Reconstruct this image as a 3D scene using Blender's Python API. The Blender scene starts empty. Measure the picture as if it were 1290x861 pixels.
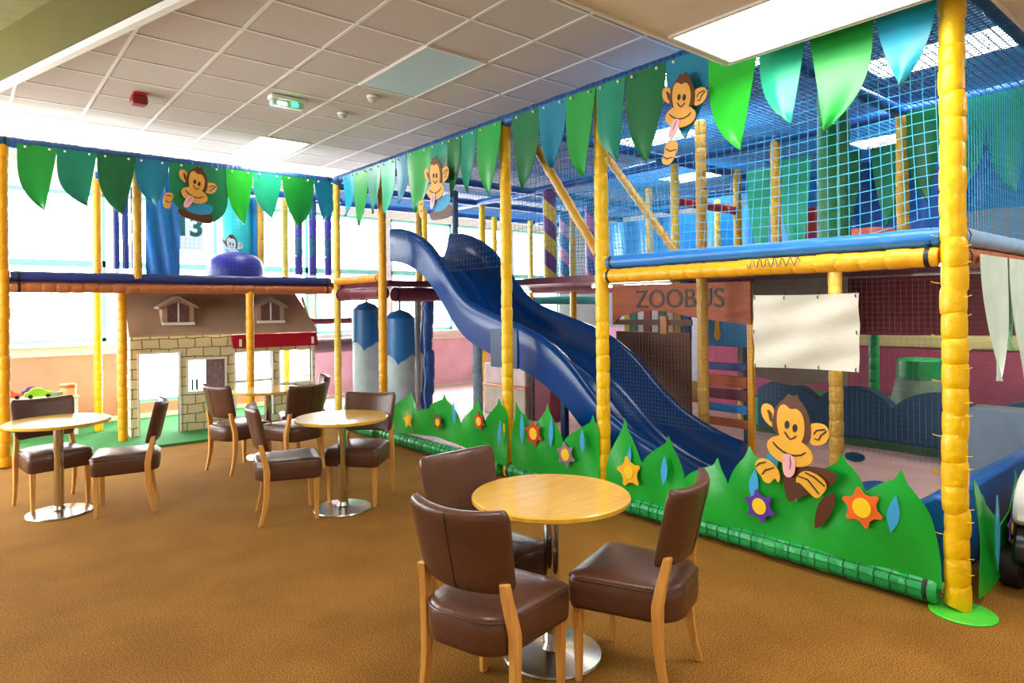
import bpy, bmesh, math, random
from mathutils import Vector, Matrix
PI = math.pi
random.seed(7)
scn = bpy.context.scene
COL = scn.collection

# ------------------------------------------------------------------ camera
cam_d = bpy.data.cameras.new('camera')
cam = bpy.data.objects.new('camera', cam_d); COL.objects.link(cam)
YAW = math.radians(39.9); ROLL = math.radians(0.6)
cam_d.sensor_width = 36.0
cam_d.lens = 833.0 / 1290.0 * 36.0
cam_d.shift_y = -42.5 / 1290.0
cam_d.clip_start = 0.05
D = Vector((math.sin(YAW), math.cos(YAW), 0)); R = Vector((math.cos(YAW), -math.sin(YAW), 0)); U = Vector((0, 0, 1))
Rr = R * math.cos(ROLL) - U * math.sin(ROLL); Ur = U * math.cos(ROLL) + R * math.sin(ROLL)
mw = Matrix((Rr, Ur, -D)).transposed().to_4x4(); mw.translation = Vector((0, 0, 1.6))
cam.matrix_world = mw
scn.camera = cam

# ------------------------------------------------------------------ light
SKY = 12.0
PANEL = 12.0
scn.view_settings.view_transform = 'Standard'
scn.view_settings.look = 'None'
scn.view_settings.gamma = 1.0
scn.view_settings.use_curve_mapping = False
scn.view_settings.exposure = 0.65
w = bpy.data.worlds.new('sky'); scn.world = w; w.use_nodes = True
w.node_tree.nodes['Background'].inputs[0].default_value = (0.93, 0.97, 1.0, 1)
w.node_tree.nodes['Background'].inputs[1].default_value = SKY
WINX = [(-2.6, -1.2), (-1.1, 0.3), (0.42, 1.62), (1.74, 3.14), (3.24, 4.64), (4.74, 6.14), (6.24, 7.64), (7.74, 9.14), (9.24, 10.62)]
LOWX = (3, 4)          # the panes that reach nearly to the floor
WZ0, WZ1 = 1.18, 3.3
YB = 11.0
def portal(x0, x1, y, z0, z1, rot):
    l = bpy.data.lights.new('sky_portal', 'AREA'); l.shape = 'RECTANGLE'; l.size = x1 - x0; l.size_y = z1 - z0
    l.cycles.is_portal = True
    o = bpy.data.objects.new('sky_portal', l); COL.objects.link(o)
    o.location = ((x0 + x1) / 2, y, (z0 + z1) / 2); o.rotation_euler = rot
    return o
portal(-2.6, 10.62, YB + 0.12, .3, WZ1, (-PI / 2, 0, 0))
ADDED_WINY = [(5.4, 6.9), (7.2, 8.7), (9.0, 10.5)]          # added unseen windows in the left-hand wall, for side light
l_ = portal(5.4, 10.5, 7.95, .9, 3.1, (-PI / 2, 0, PI / 2)); l_.location = (-3.12, 7.95, 2.0)

# ------------------------------------------------------------------ materials
def lin(h):
    h = h.lstrip('#'); v = [int(h[i:i + 2], 16) / 255 for i in (0, 2, 4)]
    return tuple(c / 12.92 if c <= .04045 else ((c + .055) / 1.055) ** 2.4 for c in v)
_m = {}
def mat(name, hexc, rough=.5, metal=0.0, var=0.06, vs=6.0, bump=0.0, bs=20.0, emit=0.0, spec=0.5, stretch=None, coat=0.0):
    if name in _m: return _m[name]
    m = bpy.data.materials.new(name); m.use_nodes = True; nt = m.node_tree; n = nt.nodes; L = nt.links
    b = n['Principled BSDF']; c = lin(hexc)
    b.inputs['Roughness'].default_value = rough; b.inputs['Metallic'].default_value = metal
    b.inputs['Specular IOR Level'].default_value = spec
    b.inputs['Coat Weight'].default_value = coat
    tc = n.new('ShaderNodeTexCoord'); mp = n.new('ShaderNodeMapping'); L.new(tc.outputs['Object'], mp.inputs[0])
    if stretch: mp.inputs['Scale'].default_value = stretch
    if var > 0:
        no = n.new('ShaderNodeTexNoise'); no.inputs['Scale'].default_value = vs; no.inputs['Detail'].default_value = 5
        L.new(mp.outputs[0], no.inputs['Vector'])
        r = n.new('ShaderNodeValToRGB'); L.new(no.outputs['Fac'], r.inputs[0])
        r.color_ramp.elements[0].position = .3; r.color_ramp.elements[1].position = .7
        r.color_ramp.elements[0].color = tuple(max(0, x * (1 - var * 2)) for x in c) + (1,)
        r.color_ramp.elements[1].color = tuple(min(1, x * (1 + var * 2)) for x in c) + (1,)
        L.new(r.outputs[0], b.inputs['Base Color'])
    else:
        b.inputs['Base Color'].default_value = c + (1,)
    if bump > 0:
        no2 = n.new('ShaderNodeTexNoise'); no2.inputs['Scale'].default_value = bs; no2.inputs['Detail'].default_value = 4
        L.new(mp.outputs[0], no2.inputs['Vector'])
        bp = n.new('ShaderNodeBump'); bp.inputs['Strength'].default_value = bump; bp.inputs['Distance'].default_value = .02
        L.new(no2.outputs['Fac'], bp.inputs['Height']); L.new(bp.outputs[0], b.inputs['Normal'])
    if emit > 0:
        b.inputs['Emission Color'].default_value = c + (1,); b.inputs['Emission Strength'].default_value = emit
    _m[name] = m
    return m

def glass_mat():
    m = bpy.data.materials.new('window_glass'); m.use_nodes = True; nt = m.node_tree; n = nt.nodes
    n.remove(n['Principled BSDF']); tr = n.new('ShaderNodeBsdfTransparent'); gl = n.new('ShaderNodeBsdfGlossy')
    gl.inputs['Roughness'].default_value = .02; mx = n.new('ShaderNodeMixShader'); mx.inputs[0].default_value = .06
    nt.links.new(tr.outputs[0], mx.inputs[1]); nt.links.new(gl.outputs[0], mx.inputs[2])
    nt.links.new(mx.outputs[0], n['Material Output'].inputs[0])
    return m
GLASS = glass_mat()

def carpet_mat():
    m = mat('carpet', '#A8743A', rough=.95, var=0, spec=.1)
    nt = m.node_tree; n = nt.nodes; L = nt.links; b = n['Principled BSDF']
    tc = n.new('ShaderNodeTexCoord')
    a = n.new('ShaderNodeTexNoise'); a.inputs['Scale'].default_value = 150; a.inputs['Detail'].default_value = 6; a.inputs['Roughness'].default_value = .75
    g = n.new('ShaderNodeTexNoise'); g.inputs['Scale'].default_value = 2.2; g.inputs['Detail'].default_value = 6
    L.new(tc.outputs['Object'], a.inputs[0]); L.new(tc.outputs['Object'], g.inputs[0])
    r = n.new('ShaderNodeValToRGB'); L.new(a.outputs['Fac'], r.inputs[0])
    r.color_ramp.elements[0].position = .40; r.color_ramp.elements[1].position = .62
    r.color_ramp.elements[0].color = lin('#5E3B10') + (1,); r.color_ramp.elements[1].color = lin('#C08A40') + (1,)
    r2 = n.new('ShaderNodeValToRGB'); L.new(g.outputs['Fac'], r2.inputs[0])
    r2.color_ramp.elements[0].position = .35; r2.color_ramp.elements[1].position = .65
    r2.color_ramp.elements[0].color = (.82, .80, .78, 1); r2.color_ramp.elements[1].color = (1, 1, 1, 1)
    mx = n.new('ShaderNodeMixRGB'); mx.blend_type = 'MULTIPLY'; mx.inputs[0].default_value = 1
    L.new(r.outputs[0], mx.inputs[1]); L.new(r2.outputs[0], mx.inputs[2]); L.new(mx.outputs[0], b.inputs['Base Color'])
    bp = n.new('ShaderNodeBump'); bp.inputs['Strength'].default_value = .3; bp.inputs['Distance'].default_value = .006
    L.new(a.outputs['Fac'], bp.inputs['Height']); L.new(bp.outputs[0], b.inputs['Normal'])
    return m

def stone_mat():
    m = mat('painted_stone_blocks', '#DCCFA8', rough=.7, var=0)
    nt = m.node_tree; n = nt.nodes; L = nt.links; b = n['Principled BSDF']
    tc = n.new('ShaderNodeTexCoord'); mp = n.new('ShaderNodeMapping'); L.new(tc.outputs['Object'], mp.inputs[0])
    sx = n.new('ShaderNodeSeparateXYZ'); L.new(mp.outputs[0], sx.inputs[0])
    ad = n.new('ShaderNodeMath'); ad.operation = 'ADD'; L.new(sx.outputs[0], ad.inputs[0]); L.new(sx.outputs[1], ad.inputs[1])
    cx = n.new('ShaderNodeCombineXYZ'); L.new(ad.outputs[0], cx.inputs[0]); L.new(sx.outputs[2], cx.inputs[1])
    no = n.new('ShaderNodeTexNoise'); no.inputs['Scale'].default_value = 5; L.new(cx.outputs[0], no.inputs[0])
    mxv = n.new('ShaderNodeMixRGB'); mxv.inputs[0].default_value = .045; L.new(cx.outputs[0], mxv.inputs[1]); L.new(no.outputs['Color'], mxv.inputs[2])
    br = n.new('ShaderNodeTexBrick'); L.new(mxv.outputs[0], br.inputs[0])
    br.inputs['Color1'].default_value = lin('#E2D6B2') + (1,); br.inputs['Color2'].default_value = lin('#D6C79C') + (1,)
    br.inputs['Mortar'].default_value = lin('#6B5632') + (1,)
    br.inputs['Scale'].default_value = 1.0; br.inputs['Mortar Size'].default_value = .006; br.inputs['Mortar Smooth'].default_value = .2
    br.inputs['Brick Width'].default_value = .20; br.inputs['Row Height'].default_value = .118
    L.new(br.outputs[0], b.inputs['Base Color'])
    return m

def wood_mat(name, c1, c2, rough=.4, scale=(1, 9, 9)):
    m = mat(name, c1, rough=rough, var=0)
    nt = m.node_tree; n = nt.nodes; L = nt.links; b = n['Principled BSDF']
    tc = n.new('ShaderNodeTexCoord'); mp = n.new('ShaderNodeMapping'); mp.inputs['Scale'].default_value = scale; L.new(tc.outputs['Object'], mp.inputs[0])
    no = n.new('ShaderNodeTexNoise'); no.inputs['Scale'].default_value = 3.5; no.inputs['Detail'].default_value = 8; no.inputs['Distortion'].default_value = .6
    L.new(mp.outputs[0], no.inputs[0])
    r = n.new('ShaderNodeValToRGB'); L.new(no.outputs['Fac'], r.inputs[0]); r.color_ramp.elements[0].position = .3; r.color_ramp.elements[1].position = .72
    r.color_ramp.elements[0].color = lin(c1) + (1,); r.color_ramp.elements[1].color = lin(c2) + (1,)
    L.new(r.outputs[0], b.inputs['Base Color'])
    return m

def candy_mat(name, c1, c2, turns=2.2):
    m = mat(name, c1, rough=.45, var=0)
    nt = m.node_tree; n = nt.nodes; L = nt.links; b = n['Principled BSDF']
    tc = n.new('ShaderNodeTexCoord'); sx = n.new('ShaderNodeSeparateXYZ'); L.new(tc.outputs['Object'], sx.inputs[0])
    at = n.new('ShaderNodeMath'); at.operation = 'ARCTAN2'; L.new(sx.outputs[1], at.inputs[0]); L.new(sx.outputs[0], at.inputs[1])
    d = n.new('ShaderNodeMath'); d.operation = 'DIVIDE'; L.new(at.outputs[0], d.inputs[0]); d.inputs[1].default_value = 2 * PI
    z = n.new('ShaderNodeMath'); z.operation = 'MULTIPLY_ADD'; L.new(sx.outputs[2], z.inputs[0]); z.inputs[1].default_value = turns; L.new(d.outputs[0], z.inputs[2])
    f = n.new('ShaderNodeMath'); f.operation = 'FRACT'; L.new(z.outputs[0], f.inputs[0])
    g = n.new('ShaderNodeMath'); g.operation = 'GREATER_THAN'; L.new(f.outputs[0], g.inputs[0]); g.inputs[1].default_value = .5
    mx = n.new('ShaderNodeMixRGB'); L.new(g.outputs[0], mx.inputs[0]); mx.inputs[1].default_value = lin(c1) + (1,); mx.inputs[2].default_value = lin(c2) + (1,)
    L.new(mx.outputs[0], b.inputs['Base Color'])
    return m

V = lambda n, h, **k: mat(n, h, **{**dict(rough=.38, bump=.12, bs=9, var=.04), **k})     # soft-play vinyl
YEL = V('yellow_vinyl', '#FCC505', bump=.3, bs=24)
OCH = V('ochre_vinyl', '#EFA60E', bump=.25, bs=24)
PALEYEL = V('pale_yellow_vinyl', '#EBCB4E', bump=.25, bs=24)
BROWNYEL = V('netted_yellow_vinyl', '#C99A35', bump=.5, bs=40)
ORANGE = V('orange_vinyl', '#F59A2B', bump=.3, bs=24); AMBER = V('amber_vinyl', '#FDB51C', bump=.3, bs=24); MUSTARD = V('mustard_vinyl', '#D9AE2C', bump=.3, bs=30)
RUST = V('rust_vinyl', '#B5683A', bump=.4, bs=40)
BLUE = V('blue_vinyl', '#1B5FB4')
MIDBLUE = V('mid_blue_vinyl', '#2A7FD6')
SKYBLUE = V('pale_blue_vinyl', '#9DC3EC')
TOPBLUE = V('top_beam_blue', '#1E548F', bump=.4, bs=40)
NAVY = V('navy_vinyl', '#28367C')
DNAVY = V('dark_teal_vinyl', '#12486C')
MAROON = V('maroon_vinyl', '#6E2A3A')
MAROONCLOTH = mat('maroon_cloth', '#7A2A30', rough=.8, bump=.2, bs=60)
PINKW = mat('pink_wall_paint', '#B0486A', rough=.7)
RED = V('red_vinyl', '#DA3440')
GREENV = V('green_roll_vinyl', '#1DA552', bump=.4, bs=18)
LIMEDISC = V('lime_base', '#4FD13B')
PEN = {'green': '#1E9A3C', 'teal': '#138A6C', 'dark': '#0D6A38', 'blue': '#127C9C', 'tealdark': '#0F8556', 'lime': '#25C02C', 'mint': '#23B488', 'darkgreen': '#158A2C', 'cyan': '#1296B4', 'white': '#E2F6EC', 'palegreen': '#8FD9A6'}
PENM = {k: V('pennant_' + k, v, rough=.35, bump=.06, bs=5) for k, v in PEN.items()}
LEAFG = V('leaf_green_vinyl', '#12A431', rough=.28, bump=.25, bs=6)
LEAFB = V('leaf_blue_vinyl', '#3CA8DC')
GOLD = V('gold_vinyl', '#F7B512'); YCEN = V('flower_yellow', '#FFD21F')
FLC = {'gold': GOLD, 'maroon': V('flower_maroon', '#8A3A3A'), 'red': V('flower_red', '#CC3322'), 'mauve': V('flower_mauve', '#9A7390'), 'violet': V('flower_violet', '#5C2BA3'), 'orange': V('flower_orange', '#EE6A1E')}
LEATHER = mat('brown_leather', '#573627', rough=.30, var=.1, vs=5, bump=.12, bs=60, spec=.5)
SEAM = mat('dark_stitching', '#2C1A13', rough=.6, var=0)
OAK = wood_mat('oak_leg', '#CF8E3E', '#E0A858', rough=.4, scale=(12, 12, 1.5))
BEECH = wood_mat('beech_tabletop', '#DDA328', '#EDC043', rough=.32, scale=(1.2, 9, 9)); BEECH.node_tree.nodes['Principled BSDF'].inputs['Coat Weight'].default_value = .8; BEECH.node_tree.nodes['Principled BSDF'].inputs['Coat Roughness'].default_value = .12
STEEL = mat('brushed_steel', '#B9B6B2', rough=.22, metal=1, var=.05, vs=30)
CHROME = mat('chrome', '#D0CECB', rough=.12, metal=1, var=0)
SLIDE = V('slide_blue', '#00397C', rough=.2, bump=.02, bs=3, spec=.28, var=.02)
SLIDE_D = V('slide_dark_blue', '#0A2F5C', rough=.4)
MTAN = V('monkey_tan', '#E3A446', bump=.05); MBROWN = V('monkey_brown', '#5A2C12', bump=.05); MBLACK = mat('monkey_line', '#1E0F06', rough=.5, var=0)
MPINK = V('monkey_tongue', '#EFB3B6', bump=.02); MBLUE = V('monkey_shirt', '#2E93C4', bump=.05); MYEL = V('monkey_gold', '#EDB02A', bump=.05)
WHITEP = mat('white_paint', '#EDEBE4', rough=.6, var=.02)
GREYW = mat('grey_wall', '#B9BAC6', rough=.8, var=.04)
LILACW = mat('lilac_wall', '#E2B8CE', rough=.8, var=.05, vs=3)
SALMON = mat('salmon_wall', '#E5A285', rough=.8, var=.04, vs=3)
TEALF = mat('teal_frame', '#8FE0D6', rough=.45, var=0)
TILE = mat('ceiling_tile', '#C6BAAF', rough=.95, var=.03, vs=60, bump=.25, bs=140)
TBAR = mat('ceiling_bar', '#E2DDD6', rough=.6, var=0)
CREAM = mat('cream_ceiling', '#E6DCC8', rough=.9, var=.02)
OLIVE = mat('olive_paint', '#5F560A', rough=.6, var=.05, vs=2)
NETC = mat('net_cord_blue', '#4AB4E2', rough=.7, var=0); NETD = mat('net_cord_dark', '#1C4A66', rough=.7, var=0)
NETR = mat('roof_net_cord', '#1E86D2', rough=.7, var=0); NETG = mat('net_cord_grey', '#5C676E', rough=.7, var=0)
TIE = mat('cable_tie', '#E8D24A', rough=.5, var=0); BLACKTIE = mat('black_tie', '#1A1A1A', rough=.5, var=0)
LIGHTM = mat('lit_diffuser', '#FFFDF6', rough=.5, var=0, emit=PANEL)
FILLSTRIP = mat('lit_fill_strip', '#FFF6E4', rough=.5, var=0, emit=26)  # glow of the fill strips added under the deck
DIMM = mat('unlit_diffuser', '#B9CAD0', rough=.4, var=0)

# ------------------------------------------------------------------ mesh builder
class MB:
    def __init__(s): s.v = []; s.f = []
    def add(s, vs, fs):
        k = len(s.v); s.v += [tuple(p) for p in vs]; s.f += [tuple(i + k for i in f) for f in fs]; return s
    def box(s, x0, x1, y0, y1, z0, z1):
        return s.add([(x0, y0, z0), (x1, y0, z0), (x1, y1, z0), (x0, y1, z0), (x0, y0, z1), (x1, y0, z1), (x1, y1, z1), (x0, y1, z1)],
                     [(3, 2, 1, 0), (4, 5, 6, 7), (0, 1, 5, 4), (1, 2, 6, 5), (2, 3, 7, 6), (3, 0, 4, 7)])
    def tube(s, pts, r, seg=12, caps=True):
        pts = [Vector(p) for p in pts]; n = len(pts); rs = r if isinstance(r, (list, tuple)) else [r] * n
        t0 = (pts[1] - pts[0]).normalized(); up = Vector((0, 0, 1)) if abs(t0.z) < .9 else Vector((1, 0, 0))
        a = t0.cross(up).normalized(); vs = []; fs = []
        for i, p in enumerate(pts):
            t = (pts[min(i + 1, n - 1)] - pts[max(i - 1, 0)]).normalized()
            a = (a - t * a.dot(t)).normalized(); b = t.cross(a)
            for k in range(seg):
                q = 2 * PI * k / seg; vs.append(p + (a * math.cos(q) + b * math.sin(q)) * rs[i])
        for i in range(n - 1):
            for k in range(seg):
                k2 = (k + 1) % seg; fs.append((i * seg + k, i * seg + k2, (i + 1) * seg + k2, (i + 1) * seg + k))
        if caps: fs.append(tuple(range(seg))[::-1]); fs.append(tuple((n - 1) * seg + k for k in range(seg)))
        return s.add(vs, fs)
    def lathe(s, prof, c=(0, 0, 0), seg=32, sx=1, sy=1):
        vs = []; fs = []; n = len(prof)
        for r, z in prof:
            for k in range(seg):
                q = 2 * PI * k / seg; vs.append((c[0] + r * math.cos(q) * sx, c[1] + r * math.sin(q) * sy, c[2] + z))
        for i in range(n - 1):
            for k in range(seg):
                k2 = (k + 1) % seg; fs.append((i * seg + k, i * seg + k2, (i + 1) * seg + k2, (i + 1) * seg + k))
        fs.append(tuple(range(seg))[::-1]); fs.append(tuple((n - 1) * seg + k for k in range(seg)))
        return s.add(vs, fs)
    def prism(s, poly, fn, w0, w1):
        n = len(poly); vs = [fn(u, v, w0) for u, v in poly] + [fn(u, v, w1) for u, v in poly]
        fs = [tuple(range(n))[::-1], tuple(range(n, 2 * n))] + [(i, (i + 1) % n, n + (i + 1) % n, n + i) for i in range(n)]
        return s.add(vs, fs)
    def sheet(s, fn, nu, nv, th):
        """fn(i/nu, j/nv, w) -> xyz; solid sheet, w is the offset across it"""
        A = []; W = nu + 1; H = nv + 1
        for w_ in (0, th):
            for j in range(H):
                for i in range(W): A.append(fn(i / nu, j / nv, w_))
        o = W * H; fs = []
        for j in range(nv):
            for i in range(nu):
                q = (j * W + i, j * W + i + 1, (j + 1) * W + i + 1, (j + 1) * W + i)
                fs.append(q[::-1]); fs.append(tuple(k + o for k in q))
        ring = [i for i in range(W)] + [j * W + nu for j in range(1, H)] + [nv * W + i for i in range(nu - 1, -1, -1)] + [j * W for j in range(nv - 1, 0, -1)]
        for k in range(len(ring)):
            a, b = ring[k], ring[(k + 1) % len(ring)]; fs.append((a, b, b + o, a + o))
        return s.add(A, fs)
    def build(s, name, m, parent=None, smooth=True, bevel=0, seg=2, sub=0, ang=40):
        me = bpy.data.meshes.new(name)
        off = parent['_o'] if parent is not None and '_o' in parent else (0, 0, 0)
        me.from_pydata([(x - off[0], y - off[1], z - off[2]) for x, y, z in s.v], [], s.f)
        bm = bmesh.new(); bm.from_mesh(me); bmesh.ops.recalc_face_normals(bm, faces=bm.faces); bm.to_mesh(me); bm.free()
        me.materials.append(m)
        if smooth:
            me.polygons.foreach_set('use_smooth', [True] * len(me.polygons)); me.set_sharp_from_angle(angle=math.radians(ang))
        o = bpy.data.objects.new(name, me); COL.objects.link(o)
        if bevel:
            b = o.modifiers.new('bevel', 'BEVEL'); b.width = bevel; b.segments = seg; b.limit_method = 'ANGLE'; b.angle_limit = math.radians(35)
        if sub:
            b = o.modifiers.new('sub', 'SUBSURF'); b.levels = sub; b.render_levels = sub
        if parent is not None: o.parent = parent
        return o

ROOTS = []
def thing(name, label, cat, loc=(0, 0, 0), rz=0.0, group=None, local=False):
    """an Empty at the base of a thing; its parts are given in world coordinates unless local"""
    o = bpy.data.objects.new(name, None); COL.objects.link(o); o.empty_display_size = .1
    o.location = loc; o.rotation_euler = (0, 0, rz); o['label'] = label; o['category'] = cat
    if group: o['group'] = group
    o['_o'] = (0.0, 0.0, 0.0) if local else tuple(float(v) for v in loc)
    ROOTS.append(o)
    return o
def tag(o, label, cat, group=None):
    """a thing that is one mesh: label it and move its origin to its base"""
    o['label'] = label; o['category'] = cat
    if group: o['group'] = group
    vs = o.data.vertices; lo = [min(v.co[k] for v in vs) for k in range(3)]; hi = [max(v.co[k] for v in vs) for k in range(3)]
    c = Vector(((lo[0] + hi[0]) / 2, (lo[1] + hi[1]) / 2, lo[2])); o.data.transform(Matrix.Translation(-c)); o.location = c
    return o
def struct(o, label=None):
    o['kind'] = 'structure'
    if label: o['label'] = label
    return o

def sleeve(p0, p1, r, pitch=.13, seed=0, wob=.002, mb=None, seg=14):
    """a foam tube under a tied vinyl sleeve: shallow bulges between ties"""
    rd = random.Random(seed); p0 = Vector(p0); p1 = Vector(p1); Ln = (p1 - p0).length; n = max(2, round(Ln / pitch))
    pts = []; rs = []; up = Vector((0, 0, 1)) if abs((p1 - p0).normalized().z) < .9 else Vector((1, 0, 0))
    sd = (p1 - p0).normalized().cross(up).normalized(); sd2 = sd.cross((p1 - p0).normalized())
    for i in range(n):
        j = rd.uniform(-wob, wob); j2 = rd.uniform(-wob, wob); sq = rd.uniform(.96, 1.02)
        for t, k in ((0.0, .90), (.08, .97), (.3, 1.0), (.7, 1.0), (.92, .97)):
            pts.append(p0 + (p1 - p0) * ((i + t) / n) + sd * j * (t > 0) + sd2 * j2 * (t > 0)); rs.append(r * k * sq)
    pts.append(p1); rs.append(r * .93)
    return (mb or MB()).tube(pts, rs, seg)

def net(o, ud, vd, ul, vl, cell, r, mb=None, bulge=None, seg=3, nseg=1):
    """knotted safety net: crossing cords over a ul x vl panel"""
    mb = mb or MB(); o = Vector(o); ud = Vector(ud); vd = Vector(vd); nd = ud.cross(vd).normalized()
    nu = max(1, round(ul / cell)); nv = max(1, round(vl / cell))
    def P(u, v):
        du, dv, dw = bulge(u / ul, v / vl) if bulge else (0, 0, 0)
        return o + ud * (u + du) + vd * (v + dv) + nd * dw
    for i in range(nu + 1):
        mb.tube([P(ul * i / nu, vl * k / nseg) for k in range(nseg + 1)], r, seg, False)
    for j in range(nv + 1):
        mb.tube([P(ul * k / nseg, vl * j / nv) for k in range(nseg + 1)], r, seg, False)
    return mb

def fR(y0, z0, x0, rot=0.0, sc=1.0):
    """drawing plane on the long play-frame face, seen from the seating side"""
    c, s_ = math.cos(rot), math.sin(rot)
    return lambda u, v, w_: (x0 - w_, y0 - (u * c - v * s_) * sc, z0 + (u * s_ + v * c) * sc)
def fL(x0, z0, y0, rot=0.0, sc=1.0):
    c, s_ = math.cos(rot), math.sin(rot)
    return lambda u, v, w_: (x0 + (u * c - v * s_) * sc, y0 - w_, z0 + (u * s_ + v * c) * sc)
def ell(cx, cy, rx, ry, rot=0, n=20, a0=0, a1=360):
    out = []; c, s_ = math.cos(math.radians(rot)), math.sin(math.radians(rot))
    full = a1 - a0 >= 360
    for k in range(n if full else n + 1):
        q = math.radians(a0 + (a1 - a0) * k / n); x, y = rx * math.cos(q), ry * math.sin(q); out.append((cx + x * c - y * s_, cy + x * s_ + y * c))
    return out
def smooth(poly, it=2):
    for _ in range(it):
        q = []
        for i in range(len(poly)):
            a, b = poly[i], poly[(i + 1) % len(poly)]
            q += [(a[0] * .75 + b[0] * .25, a[1] * .75 + b[1] * .25), (a[0] * .25 + b[0] * .75, a[1] * .25 + b[1] * .75)]
        poly = q
    return poly
def stroke(pts, wd):
    """polyline of some width as a polygon"""
    L = []; Rg = []
    for i, p in enumerate(pts):
        a = pts[max(i - 1, 0)]; b = pts[min(i + 1, len(pts) - 1)]; dx, dy = b[0] - a[0], b[1] - a[1]; l = math.hypot(dx, dy) or 1
        k = wd * (.35 if i in (0, len(pts) - 1) else .5); L.append((p[0] - dy / l * k, p[1] + dx / l * k)); Rg.append((p[0] + dy / l * k, p[1] - dx / l * k))
    return L + Rg[::-1]

# ================================================================== SETTING
CZ = 3.70; LZ = 3.10
struct(MB().box(-3.0, 12.0, -3.0, YB, -.1, 0).build('floor', carpet_mat(), smooth=False))
struct(MB().box(-3.0, 12.0, 2.43, YB, CZ, CZ + .1).box(-3.0, 12.0, 2.28, 2.43, CZ, CZ + .1).box(3.66, 12.0, .96, 2.28, CZ, CZ + .1).build('ceiling', TILE, smooth=False))
# suspended ceiling bars, a 600 mm grid
g = MB(); x = 2.87 - .615 * 10
while x < 12:
    if x > -3: g.box(x - .013, x + .013, 2.30 if x < 3.70 else .98, YB - .01, CZ - .006, CZ + .01)
    x += .615
y = 3.86 - .592 * 4
while y < YB:
    if y > 1.0: g.box(-2.99 if y > 2.31 else 3.68, 11.99, y - .013, y + .013, CZ - .0055, CZ + .01)
    y += .592
struct(g.build('trim_1', TBAR, smooth=False))
# lower ceiling over the near part of the room, stepping round the play frame
lc = MB().box(-3.0, 3.66, .96, 2.28, LZ, LZ + .7).box(-3.0, 12.0, -3.0, .96, LZ, LZ + .7)
struct(lc.build('ceiling_lower', CREAM, smooth=False))
struct(MB().box(-3.0, 3.675, 2.28, 2.295, LZ - .012, LZ + .04).box(3.66, 3.675, .96, 2.29, LZ - .012, LZ + .03).box(3.66, 12, .96, .975, LZ - .012, LZ + .04).build('trim_2', WHITEP, smooth=False))
# olive bulkhead
bx, by = .24 - .59 * 1.2, 6.07 + 2.03 * 1.2
ex, ey = .80 + .59 * .25, 4.20 - 2.03 * .25
dv = Vector((ex - bx, ey - by, 0)).normalized(); nv = Vector((dv.y, -dv.x, 0))
def slab(mb, n0, n1, z0, z1):
    a = Vector((bx, by, 0)); b = Vector((ex, ey, 0)); q = [a + nv * n0, b + nv * n0, b + nv * n1, a + nv * n1]
    return mb.add([(p.x, p.y, z0) for p in q] + [(p.x, p.y, z1) for p in q], [(3, 2, 1, 0), (4, 5, 6, 7), (0, 1, 5, 4), (1, 2, 6, 5), (2, 3, 7, 6), (3, 0, 4, 7)])
struct(slab(MB(), -.06, 0, 3.31, 3.699).build('bulkhead', OLIVE, smooth=False))
struct(slab(MB(), -.065, -.02, 3.265, 3.31).build('trim_3', WHITEP, smooth=False))
struct(slab(MB(), .0, 2.2, 3.66, 3.69).build('ceiling_side', mat('shaded_olive_ceiling', '#8F8A55', rough=.9), smooth=False))  # ceiling in shadow; the dimness is put into its olive-grey colour

# walls
wb = MB(); edges = [-3.0] + [e for a in WINX for e in a] + [12.0]
LX0, LX1 = WINX[LOWX[0]][0], WINX[LOWX[-1]][1]
wb.box(-3, LX0, YB, YB + .2, 1.0, WZ0).box(LX1, 12, YB, YB + .2, 1.0, WZ0).box(-3, 12, YB, YB + .2, WZ1, CZ + .1)
wb.box(WINX[3][1], WINX[4][0], YB, YB + .2, .25, WZ0)
for i in range(0, len(edges), 2): wb.box(edges[i], edges[i + 1], YB, YB + .2, WZ0, WZ1)

struct(wb.build('wall_back', WHITEP, smooth=False))
struct(MB().box(-3, LX0, YB, YB + .2, -.1, 1.0).box(LX0, LX1, YB, YB + .2, -.1, .25).build('wall_back_dado', SALMON, smooth=False))
struct(MB().box(LX1, 12, YB, YB + .2, -.1, 1.0).build('wall_back_dado_lilac', LILACW, smooth=False))
wl = MB().box(-3.2, -3, -3.2, YB + .2, -.1, .9).box(-3.2, -3, -3.2, YB + .2, 3.1, CZ + .1)
ed = [-3.2] + [e for a in ADDED_WINY for e in a] + [YB + .2]
for i in range(0, len(ed), 2): wl.box(-3.2, -3, ed[i], ed[i + 1], .9, 3.1)
struct(wl.build('wall_left', WHITEP, smooth=False))
for i, (a, b) in enumerate(ADDED_WINY):  # added windows, out of view, to light the room from the left
    t = bpy.data.objects.new('window_%d' % (i + 11), None); COL.objects.link(t); t.location = (-3.1, (a + b) / 2, .9); t['kind'] = 'structure'; t['_o'] = tuple(t.location)
    MB().box(-3.1, -3.03, a, a + .05, .9, 3.1).box(-3.1, -3.03, b - .05, b, .9, 3.1).box(-3.1, -3.03, a, b, .9, .95).box(-3.1, -3.03, a, b, 3.05, 3.1).build('window_frame', TEALF, t, smooth=False)
    MB().box(-3.066, -3.06, a + .05, b - .05, .95, 3.05).build('window_pane', GLASS, t, smooth=False)
struct(MB().box(12, 12.2, -3.2, YB + .2, -.1, CZ + .1).build('wall_right', GREYW, smooth=False))
struct(MB().box(-3.2, 12.2, -3.2, -3, -.1, CZ + .1).build('wall_front', CREAM, smooth=False))
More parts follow.
